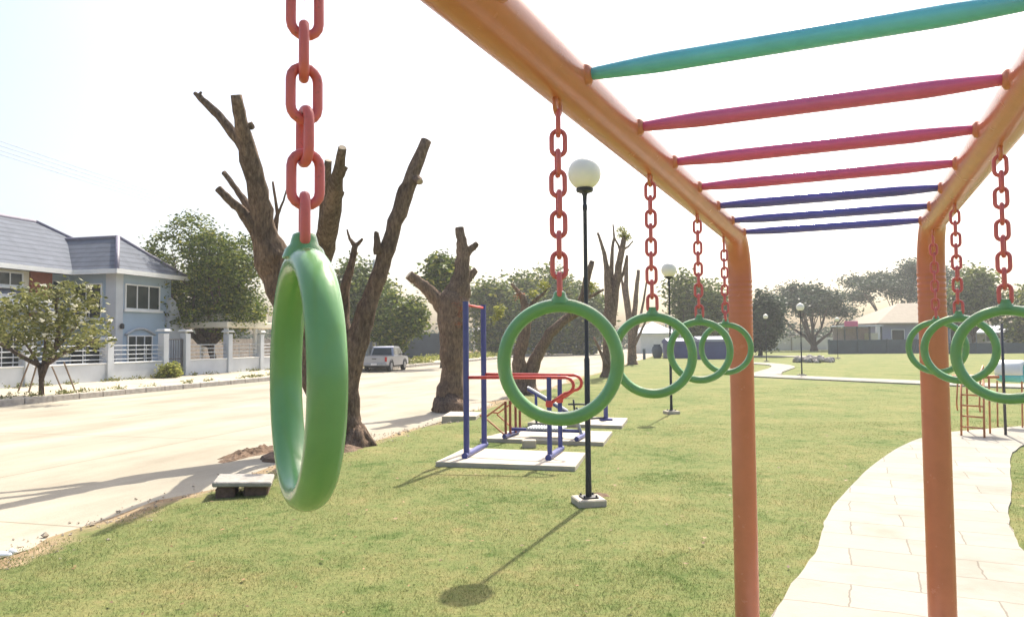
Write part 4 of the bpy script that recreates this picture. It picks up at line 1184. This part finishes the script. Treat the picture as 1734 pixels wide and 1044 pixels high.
# sloping buttress wall of the wing
mb = MB(); q = [H(-29.39, 32.7, -.05), H(-29.39, 34.4, -.05), H(-29.39, 34.4, 1.6), H(-29.39, 33.3, 4.0), H(-29.39, 32.95, 4.2)]
vs_ = q + [p + Vector((.3, 0, 0)) for p in q]
mb.add(vs_, [(4, 3, 2, 1, 0), (5, 6, 7, 8, 9)] + [(i, (i+1) % 5, 5 + (i+1) % 5, 5 + i) for i in range(5)]); mb.build('buttress', M['fence_wall'], hs)

# carport beyond the house
cp = thing('carport', 'cream flat roofed carport on pale posts under the dense tree', 'carport', TD(-27.7, 38.0), RA)
mb = MB(); mb.bbox((0, 0, 2.72), (4.4, 5.6, .34), .04); mb.bbox((0.2, -.3, 3.12), (3.0, 4.2, .44), .05); mb.build('roof', M['cream'], cp)
for sx in (-1.7, 1.9):
    for sy in (-2.5, 0.2, 2.5):
        mb = MB(); mb.bbox((sx, sy, 1.2), (.2, .2, 2.68), .01); mb.build('post', M['white_paint'], cp)
cp2 = thing('gate_canopy', 'small cream canopy on one pale pillar, just left of the nearest ring', 'canopy', TD(-26.0, 45.5), RA)
mb = MB(); mb.bbox((0, 0, 2.75), (1.2, 2.0, .3), .04); mb.build('roof', M['cream'], cp2)
mb = MB(); mb.bbox((0, 0, 1.25), (.36, .36, 2.68), .02); mb.build('pillar', M['fence_wall'], cp2)
mb = MB(); mb.box((0, 0, 0), (.15, 16, 2.0)); o = mb.build('garden_wall', M['concrete_dark'], loc=TD(-32.5, 44, 1.0)); o.rotation_euler = (0, 0, RA); tag(o, 'grey boundary wall deep in the shade behind the carport', 'wall')

# ------------------------------------------------------------------ front fence
FD = -25.6
def fence(label, t0, t1, piers, wall_h=.78, rails=(.98, 1.18, 1.38, 1.58), tall=()):
    f = thing('garden_fence', label, 'fence', TD(FD, (t0 + t1) / 2, 0.05), RA)
    o0 = (t0 + t1) / 2
    ps = sorted(piers)
    for a, c in zip(ps[:-1], ps[1:]):
        mb = MB(); mb.bbox((0, (a + c) / 2 - o0, wall_h / 2 - .1), (.16, c - a - .36, wall_h + .2), .01); mb.build('wall_panel', M['fence_wall'], f)
        mb = MB(); mb.bbox((0, (a + c) / 2 - o0, wall_h + .032), (.24, c - a - .362, .06), .01); mb.build('coping', M['white_paint'], f)
        mb = MB()
        for r_ in rails: mb.tube([(0, a + .17 - o0, r_), (0, c - .17 - o0, r_)], .022, 6)
        for j in range(1, 3): mb.tube([(0, a + (c - a) * j / 3 - o0, wall_h + .06), (0, a + (c - a) * j / 3 - o0, rails[-1])], .02, 6)
        mb.build('rail', M['rail_grey'], f)
    for q in ps:
        h_ = 2.15 if q in tall else 1.75
        mb = MB(); mb.bbox((0, q - o0, h_ / 2 - .1), (.36, .36, h_ + .2), .015); mb.build('pier', M['fence_wall'], f)
        mb = MB(); mb.bbox((0, q - o0, h_ + .125), (.52, .52, .05), .012); mb.bbox((0, q - o0, h_ + .18), (.44, .44, .056), .012); mb.build('pier_cap', M['white_paint'], f)
def t_of(px, d=FD):
    a = (px - CX) / F_PX
    z = -d / (RD.y * -1 * 1.0 - RD.x * a) if False else -d / (-RD.y - RD.x * a)
    x = a * z
    return RT.x * x + RT.y * z
tp = {p: t_of(p) for p in (-90, -30, 45, 183, 277, 314, 386, 440, 520, 620)}
fence('pale grey fence with low wall and thin rails before the house, left of the gate', tp[-90], tp[277], [tp[-90], tp[45], tp[183], tp[277]], tall=(tp[277],))
fence('pale grey fence with low wall and rails before the carport, right of the gate', tp[314], tp[620], [tp[314], tp[386], tp[440], tp[520], tp[620]], tall=(tp[314], tp[386], tp[440]))
gt = thing('metal_gate', 'dark metal garden gate between two tall pale piers', 'gate', TD(FD, (tp[277] + tp[314]) / 2, .05), RA)
hw = (tp[314] - tp[277]) / 2 - .19
mb = MB()
for s_ in (-1, 1): mb.bbox((0, s_ * (hw - .04), .95), (.06, .07, 1.86), .008)
for z in (.06, .9, 1.86): mb.bbox((0, 0, z), (.05, 2 * hw - .16, .06), .008)
mb.build('gate_frame', M['dark'], gt)
mb = MB()
n = max(3, int(2 * hw / .16))
for k in range(1, n): mb.tube([(0, -hw + 2 * hw * k / n, .1), (0, -hw + 2 * hw * k / n, 1.84)], .016, 6)
mb.build('gate_bars', M['dark'], gt)

def bush(name, label, p, rx, ry, rz, mat, seed, n=160, leaf=.09):
    t_ = thing(name, label, 'shrub', p)
    lb = [((rnd.uniform(-.4, .4) * rx, rnd.uniform(-.4, .4) * ry, rz * rnd.uniform(.35, .6)), rx * .6, ry * .6, rz * .55) for _ in range(6)]
    quads_mesh('foliage', leaf_cloud(lb, n, 10, leaf, .1, seed, 0, .3), 4, M[mat], t_)
    mb = MB()
    for k in range(5): mb.tube([(0, 0, -.05), (rnd.uniform(-.5, .5) * rx, rnd.uniform(-.5, .5) * ry, rz * .8)], [.025, .01], 6)
    mb.build('stem', M['bark_far'], t_)
bush('shrub', 'bright yellow green shrub on the pavement at the foot of the gate pier', TD(FD + .95, t_of(262), .09), .6, .8, .65, 'leaf_young', 71)
for i, (px, y) in enumerate(((205, 655), (230, 652))):
    pass
# weeds growing along the kerb
pts = []
wl = []
for i in range(90):
    t = rnd.uniform(8, 55); p = TD(-20.35 - abs(rnd.gauss(0, .35)), t, .09)
    wl.append(((p.x, p.y, p.z + .03), .22, .22, .06))
for i in range(60):
    t = rnd.uniform(20, 50); p = TD(-25.35 + rnd.uniform(0, .4), t, .09); wl.append(((p.x, p.y, p.z + .04), .2, .2, .08))
o = quads_mesh('weeds', leaf_cloud(wl, 900, 8, .05, .07, 77, 0, .2), 4, M['leaf_olive']); tag(o, 'dry low weeds growing along the far kerb and fence foot', 'weeds', kind='stuff')

# ------------------------------------------------------------------ utility poles and wires
def pole(px, dist, h, label):
    p = D(px, 590, dist); t_ = thing('utility_pole', label, 'utility pole', (p.x, p.y, 0), RA, 'slim concrete utility poles along the road')
    mb = MB(); mb.tube([(0, 0, -.2), (0, 0, h)], [.15, .10], 10); mb.build('shaft', M['fence_wall'], t_, smooth=True, angle=40)
    mb = MB(); mb.bbox((0, 0, h - .35), (1.6, .1, .1), .01)
    mb.build('cross_arm', M['rail_grey'], t_)
    for k in (-.7, -.25, .25, .7):
        mb = MB(); mb.lathe((k, 0, h - .3), [(.03, 0), (.05, .03), (.03, .07), (.05, .1), (.02, .14)], 8); mb.build('insulator', M['white_paint'], t_)
    return Vector((p.x, p.y, h - .16))
q1 = pole(633, 62, 8.6, 'slim pale utility pole behind the right limb of the forked tree')
q2 = pole(803, 95, 8.0, 'slim pale utility pole far down the road beside the blue posts')
q0 = TD(-21.5, -6, 9.6)
for i, off in enumerate((-.7, -.25, .25, .7)):
    mb = MB(); a = q0 + RD * off; c = q1 + RD * off; pts = []
    for k in range(25):
        u = k / 24; p = a.lerp(c, u); p.z -= 1.1 * 4 * u * (1 - u) * .5; pts.append(p - a)
    mb.tube(pts, .011, 5)
    pts = []
    e = q2 + RD * off
    for k in range(13):
        u = k / 12; p = c.lerp(e, u); p.z -= .5 * 4 * u * (1 - u); pts.append(p - a)
    mb.tube(pts, .011, 5)
    tag(mb.build('power_line', M['rail_grey'], loc=a), 'thin overhead power line crossing the sky above the house roof', 'wire', 'overhead power lines')

# ================================================================== PICKUP
def pickup(loc, rz, sc=1.0):
    t_ = thing('pickup_truck', 'silver double cab pickup parked on the far side of the road, seen from behind', 'pickup truck', loc, rz)
    W = .88
    def loft(name, prof, hw0, mat, par=t_, taper=None, bev=.05):
        """profile in (y, z), extruded across x with narrower upper part"""
        mb = MB(); n = len(prof); zmin = min(p[1] for p in prof); zmax = max(p[1] for p in prof)
        vs_ = []
        for s_ in (-1, -.93, .93, 1):
            for (y, z) in prof:
                f = (z - zmin) / (zmax - zmin + 1e-6)
                hw_ = hw0 * (1 - (taper or 0) * f)
                ins = bev if abs(s_) == 1 else 0
                cy = sum(p[0] for p in prof) / n; cz = (zmin + zmax) / 2
                yy = y + (cy - y) * ins * .5; z2 = z + (cz - z) * ins * .6
                vs_.append((s_ * hw_, yy, z2))
        fs = [tuple(range(n))[::-1], tuple(range(3*n, 4*n))]
        for a in range(3):
            for i in range(n):
                j = (i + 1) % n; fs.append((a*n+i, a*n+j, (a+1)*n+j, (a+1)*n+i))
        mb.add(vs_, [f[::-1] for f in fs]); o = mb.build(name, mat, par, smooth=True, angle=35); return o
    # y forward; rear at -2.5
    body = loft('body', [(-2.5, .48), (-2.52, .62), (-2.5, 1.02), (-.95, 1.04), (1.15, 1.04), (2.2, .97), (2.5, .82), (2.52, .5), (2.3, .38), (-2.3, .40)], W, M['silver'])
    loft('cab', [(-.95, 1.0), (-.72, 1.62), (-.45, 1.70), (.55, 1.68), (.85, 1.58), (1.4, 1.0)], W * .96, M['silver'], taper=.16)
    mb = MB(); mb.box((0, -1.72, 1.052), (1.45, 1.45, .02)); mb.build('bed', M['dark'], t_)
    g = MB(); g.add([(-.70, -.955, 1.10), (.70, -.955, 1.10), (.60, -.775, 1.55), (-.60, -.775, 1.55)], [(0, 1, 2, 3)])
    g.add([(-.70, -.935, 1.10), (.70, -.935, 1.10), (.60, -.755, 1.55), (-.60, -.755, 1.55)], [(3, 2, 1, 0)]); g.build('rear_window', M['glass'], t_)
    for s_ in (-1, 1):
        g = MB()
        for (y0, y1, y2, y3) in ((-.78, .15, .15, -.6), (.22, 1.12, .72, .22)):
            q = [(s_ * (W * .955 - .004 + .012), y0, 1.1), (s_ * (W * .955 + .008), y1, 1.1), (s_ * (W * .845 + .012), y2, 1.56), (s_ * (W * .845 + .012), y3, 1.56)]
            q2_ = [(x - s_ * .03, y, z) for x, y, z in q]
            g.add(q + q2_, [(0, 1, 2, 3), (7, 6, 5, 4), (0, 4, 5, 1), (1, 5, 6, 2), (2, 6, 7, 3), (3, 7, 4, 0)])
        g.build('side_window', M['glass'], t_)
        mb = MB(); mb.bbox((s_ * (W + .09), .95, 1.12), (.2, .1, .17), .03); mb.build('mirror', M['black'], t_)
        mb = MB(); mb.bbox((s_ * (W - .09), -2.52, .84), (.15, .06, .30), .02); mb.build('tail_light', M['lamp_red'], t_)
        for y in (-1.6, 1.55):
            mb = MB(); mb.lathe((s_ * (W - .12), y, .37), [(.25, -.12), (.36, -.11), (.375, -.05), (.375, .07), (.36, .12), (.25, .13)], 24, 'X'); wv = mb.build('wheel', M['rubber'], t_, smooth=True, angle=40)
            mb = MB(); mb.lathe((s_ * (W - .115), y, .37), [(.02, -.13), (.23, -.125), (.24, 0), (.23, .135), (.02, .14)], 20, 'X'); mb.build('rim', M['steel'], wv, smooth=True, angle=40)
            mb = MB(); K = 14
            mb.tube([(s_ * (W + .005), y + .43 * math.cos(math.pi * k / K), .37 + .43 * math.sin(math.pi * k / K)) for k in range(K + 1)], .035, 6); mb.build('wheel_arch', M['black'], t_, smooth=True)
    mb = MB(); mb.bbox((0, -2.54, .50), (1.72, .14, .18), .04); mb.build('rear_bumper', M['steel'], t_)
    mb = MB(); mb.bbox((0, -2.505, .82), (1.32, .05, .40), .03); tg = mb.build('tailgate', M['silver'], t_)
    mb = MB(); mb.bbox((0, -2.55, .88), (.3, .05, .06), .01); mb.build('handle', M['black'], tg)
    mb = MB(); mb.bbox((0, -2.62, .52), (.4, .02, .13), .005); mb.build('number_plate', M['white_plastic'], t_)
    mb = MB(); mb.bbox((0, 0, .36), (1.4, 4.2, .16), .03); mb.build('chassis', M['rubber'], t_)
    t_.scale = (sc, sc, sc)
pk = G(648, 628.5, ROAD_Z)
pickup(Vector((pk.x, pk.y + 1.2, ROAD_Z)), -R(8), .90)

# ================================================================== FAR BUILDINGS AND FENCES
def face_cam(px, py, dist): p = D(px, py, dist); return p
def block(name, label, cat, px0, px1, ytop, dist, depth, mat, roof=None, rise=1.5, rmat='grey_roof', over=.5, group=None):
    a, c = D(px0, 590, dist), D(px1, 590, dist); h_ = D((px0 + px1) / 2, ytop, dist).z
    W_ = c.x - a.x
    t_ = thing(name, label, cat, Vector(((a.x + c.x) / 2, dist + depth / 2, 0)), 0, group)
    mb = MB(); mb.box((0, 0, h_ / 2 - .1), (W_, depth, h_ + .2)); mb.build('wall', M[mat], t_)
    if roof:
        mb = MB(); x, y = W_ / 2 + over, depth / 2 + over
        rl = max(0, x - y) if roof == 'hip' else x
        e = [(-x, -y, h_), (x, -y, h_), (x, y, h_), (-x, y, h_)]
        vs_ = e + [(-rl, 0, h_ + rise), (rl, 0, h_ + rise)] + [(p[0], p[1], h_ - .2) for p in e]
        mb.add(vs_, [(0, 1, 5, 4), (1, 2, 5), (2, 3, 4, 5), (3, 0, 4), (0, 6, 7, 1), (1, 7, 8, 2), (2, 8, 9, 3), (3, 9, 6, 0), (9, 8, 7, 6)])
        mb.build('roof', M[rmat], t_)
    return t_, W_, h_
def win(t_, x, z, w_, h_, depth, mat='glass', fm='white_paint', nm='window'):
    y = -depth / 2
    mb = MB(); W = .08
    mb.box((x, y - .04, z + h_/2 + W/2), (w_ + 2*W, .07, W)); mb.box((x, y - .04, z - h_/2 - W/2), (w_ + 2*W, .07, W))
    mb.box((x - w_/2 - W/2, y - .04, z), (W, .07, h_)); mb.box((x + w_/2 + W/2, y - .04, z), (W, .07, h_))
    f = mb.build(nm, M[fm], t_)
    mb = MB(); mb.box((x, y - .02, z), (w_, .03, h_)); mb.build('pane', M[mat], f)

tn, W_, h_ = block('house', 'single storey violet grey house with a tan hip roof behind the slate fence', 'house', 1492, 1655, 546, 86, 9, 'violet_wall', 'hip', 2.5, 'tan_roof', .7)
win(tn, -3.6, 1.9, 1.4, 1.3, 9); win(tn, -.5, 1.9, 1.4, 1.3, 9); win(tn, 3.2, 1.9, 1.4, 1.3, 9)
mb = MB(); mb.bbox((-W_ / 2 - .35, -4.7, 1.7), (.5, .5, 3.4), .03); mb.build('pillar', M['white_paint'], tn)
st = thing('market_stall', 'open stall with a red sign and dark posts left of the tan roofed house', 'stall', D(1452, 590, 84), 0)
st.location.z = 0
mb = MB(); mb.bbox((0, 0, 3.0), (4.6, 3.0, .14), .03); mb.build('roof', M['grey_roof'], st)
for sx in (-2.0, -.6, .8, 2.1):
    mb = MB(); mb.bbox((sx, -1.3, 1.45), (.16, .16, 2.94), .02); mb.build('post', M['dark'], st)
mb = MB(); mb.bbox((-1.35, -1.55, 3.25), (1.5, .08, .6), .02); mb.build('sign_board', M['crimson'], st)
mb = MB(); mb.box((0, 1.35, 1.4), (4.3, .12, 2.8)); mb.build('back_wall', simple('faded_pink_wall', (.42, .33, .33), .8), st)
mb = MB(); mb.bbox((1.6, 0, 1.2), (.9, 1.4, 2.0), .03); mb.build('cabinet', M['cream'], st)

def wall_run(name, label, px0, px1, y0, dist, mat, cat='wall', panels=0, z0=0.0, d1=None):
    a, c = D(px0, 590, dist), D(px1, 590, d1 or dist); h_ = D(px0, y0, dist).z
    o0 = Vector(((a.x + c.x) / 2, (a.y + c.y) / 2, 0)); v = c - a; v.z = 0
    t_ = thing(name, label, cat, o0, math.atan2(v.y, v.x))
    L = v.length
    mb = MB(); mb.box((0, 0, h_ / 2 - .1), (L, .12, h_ + .2)); mb.build('panel', M[mat], t_)
    n = max(2, int(L / 2.6))
    for k in range(n + 1):
        mb = MB(); mb.bbox((-L/2 + L * k / n, -.02, h_ / 2), (.18, .24, h_ + .16), .02); mb.build('post', M['concrete_dark'] if panels else M[mat], t_)
    return t_
wall_run('boundary_fence', 'dark slate coloured fence along the far lawn, between the orange posts', 1404, 1600, 575.5, 78, 'slate', 'fence')
wall_run('boundary_fence', 'dark slate coloured fence along the far lawn, right of the right orange post', 1604, 1800, 581, 74, 'slate', 'fence')
wall_run('boundary_wall', 'pale grey wall behind the spreading rain tree with open limbs', 1268, 1412, 572, 104, 'white_paint', 'wall', 1)
wall_run('boundary_fence', 'dark blue grey fence at the far end of the road, behind the pickup', 560, 745, 566, 76, 'slate', 'fence')
fb, W_, h_ = block('building', 'low dark building at the end of the road, seen through the lamp post ring', 'building', 812, 1012, 556, 98, 8, 'slate', 'hip', 1.2, 'grey_roof', .5)
for k in range(5):
    win(fb, -5.8 + 2.9 * k, 1.2, 1.5, 1.1, 8, 'pad_grey' if k % 2 else 'glass', 'rail_grey')
block('house', 'white walled house with pale blue grey roof behind the third ring', 'house', 1085, 1142, 563, 96, 7, 'white_paint', 'hip', 1.5, 'grey_roof', .4)
sh, W_, h_ = block('shed', 'dark blue sheet metal shed seen through the left group of rings', 'shed', 1132, 1172, 577, 66, 2.4, 'blue_sheet', 'gable', .25, 'blue_sheet', .1, 'blue sheds on the far lawn')
sh, W_, h_ = block('shed', 'long blue grey shed beside the left orange post, partly behind the rings', 'shed', 1184, 1236, 574, 62, 2.6, 'blue_sheet', 'gable', .25, 'violet_wall', .1, 'blue sheds on the far lawn')
lb_, W_, h_ = block('building', 'long low building with pale roof behind the slate fence at the right edge', 'building', 1640, 1790, 562, 92, 7, 'concrete_dark', 'gable', .9, 'grey_roof', .5)
win(lb_, -2.5, 1.6, 1.6, 1.0, 7); win(lb_, 1.5, 1.6, 1.6, 1.0, 7)
block('building', 'grey roofed building glimpsed behind the leafy trees right of the chains', 'building', 1150, 1225, 545, 118, 8, 'fence_wall', 'hip', 1.8, 'grey_roof', .5)
p = G(1113, 606); mb = MB(); mb.lathe((0, 0, 0), [(.28, -.05), (.42, .25), (.5, .7), (.42, 1.0), (.3, 1.15), (.34, 1.25), (.2, 1.26)], 14)
tag(mb.build('water_jar', M['slate'], loc=p, smooth=True), 'dark rounded water jar on the far lawn beside the bare stems', 'jar')
p = G(1091, 608); mb = MB(); mb.tube([(0, 0, -.1), (0, 0, .9)], .12, 10); tag(mb.build('bollard', M['slate'], loc=p), 'short dark post on the far lawn left of the water jar', 'post')

def far_hedge():
    lb = []
    for k in range(64):
        a = -0.60 + 1.30 * k / 63; dist = 135 + rnd.uniform(-10, 18)
        p = Vector((a * dist, dist, rnd.uniform(.8, 2.2))); lb.append(((p.x, p.y, p.z), rnd.uniform(3, 5), 3, rnd.uniform(1.8, 3.6)))
    o = quads_mesh('far_trees', leaf_cloud(lb, 3600, 10, .42, .8, 88, 0, .4), 4, M['leaf_rain'])
    tag(o, 'low distant belt of trees along the horizon', 'trees', kind='stuff')
far_hedge()
# rough verge grass at the road's far end
b = MB(); gv = []
for k in range(120):
    t = rnd.uniform(46, 90); p = TD(-21 - rnd.uniform(0, 4), t, .0); gv.append(((p.x, p.y, .15), .7, .7, .25))
o = quads_mesh('verge_grass', leaf_cloud(gv, 1600, 9, .11, .2, 90, 0, .2), 4, M['leaf_young']); tag(o, 'rough yellow green verge grass past the parked pickup', 'grass', kind='stuff')

# ================================================================== PLAYGROUND CLIMBER AT THE RIGHT
def playset():
    f0, f1 = G(1628, 737, .02), G(1667, 741, .02)
    t_ = thing('climbing_ladder', 'small orange climbing ladder with hoop handrails standing on the pale path', 'climbing frame', (f0 + f1) / 2)
    dist = f0.y; z = Z0; k = dist / F_PX
    back = Vector((.10, .75, 0))
    top_h = 0.98
    tops = []
    for f in (f0, f1):
        p = f + Vector((.24, .35, top_h)); tops.append(p)
        mb = MB(); mb.tube([rel(t_, f), rel(t_, p)], .017, 8); mb.build('ladder_rail', M['coral'], t_, smooth=True)
        mb = MB(); q = f + Vector((.02, .12, .42))
        mb.tube([rel(t_, q), rel(t_, q + Vector((-.07, -.1, .12))), rel(t_, p + Vector((-.12, -.12, .10))), rel(t_, p + Vector((0, 0, .2))), rel(t_, p)], .013, 8); mb.build('hand_rail', M['coral'], t_, smooth=True)
    for u in (.15, .33, .51, .69, .87):
        a, c = f0.lerp(tops[0], u), f1.lerp(tops[1], u)
        mb = MB(); mb.tube([rel(t_, a), rel(t_, c)], .014, 8); mb.build('ladder_rung', M['coral'], t_, smooth=True)
    bl = [f0 + Vector((.45, .55, 0)), f1 + Vector((.45, .55, 0))]
    for q, tpp in zip(bl, tops):
        mb = MB(); mb.tube([rel(t_, q), rel(t_, Vector((q.x - .05, q.y - .1, top_h)))], .016, 8); mb.build('support_leg', M['coral'], t_, smooth=True)
    mb = MB(); c = (tops[0] + tops[1]) / 2 + Vector((.18, .2, 0)); mb.bbox(rel(t_, c), (.55, .5, .05), .015); mb.build('platform', M['coral'], t_)
playset()
# striped ball-shaped climber and the dark pole
p = G(1703, 736, .02)
mb = MB(); mb.tube([(0, 0, -.05), (0, 0, 1.9)], .022, 10)
tag(mb.build('sign_pole', M['dark'], loc=p, smooth=True), 'thin dark pole standing on the pale path beside the orange ladder', 'pole')
q = D(1713, 628, p.y + 1.3)
t_ = thing('tunnel_toy', 'rounded play tunnel with white top and teal lower half on thin legs', 'play tunnel', (q.x, q.y, 0), R(-50))
mb = MB(); K = 20
def shell(a0, a1, r_, L):
    vs_ = []; n = 14; fs = []
    for i in range(n + 1):
        a = a0 + (a1 - a0) * i / n
        for (s_, rr_) in ((-1, .86), (-.8, 1), (.8, 1), (1, .86)): vs_.append((s_ * L / 2, r_ * rr_ * math.cos(a), q.z + r_ * rr_ * math.sin(a)))
    for i in range(n):
        for j in range(3): fs.append((i*4+j, i*4+j+1, (i+1)*4+j+1, (i+1)*4+j))
    return MB().add(vs_, fs)
for nm, a0, a1, mt in (('tunnel_top', R(40), R(200), 'white_plastic'), ('tunnel_base', R(200), R(400), 'teal')):
    o = shell(a0, a1, .19, .44).build(nm, M[mt], t_, smooth=True); s2 = o.modifiers.new('thick', 'SOLIDIFY'); s2.thickness = .02
for sx in (-.2, .2):
    for sy in (-.15, .15):
        mb = MB(); mb.tube([(sx, sy * 1.4, 0), (sx, sy, q.z - .18)], .015, 8); mb.build('leg', M['coral'], t_)

# ================================================================== HAZE
HAZE = 0.0008
mb = MB(); mb.box((0, 60, 8.0), (330, 310, 18.4))
hz, n, p, out = new_mat('pale_air')
n.nodes.remove(p)
pv = nd(n, 'ShaderNodeVolumePrincipled'); pv.inputs['Density'].default_value = HAZE
pv.inputs['Color'].default_value = (0.93, 0.95, 0.96, 1); pv.inputs['Anisotropy'].default_value = 0.35
n.links.new(pv.outputs[0], out.inputs['Volume'])
tag(mb.build('haze', hz), 'thin pale haze in the air', 'haze', kind='stuff')
SC.cycles.volume_bounces = 0
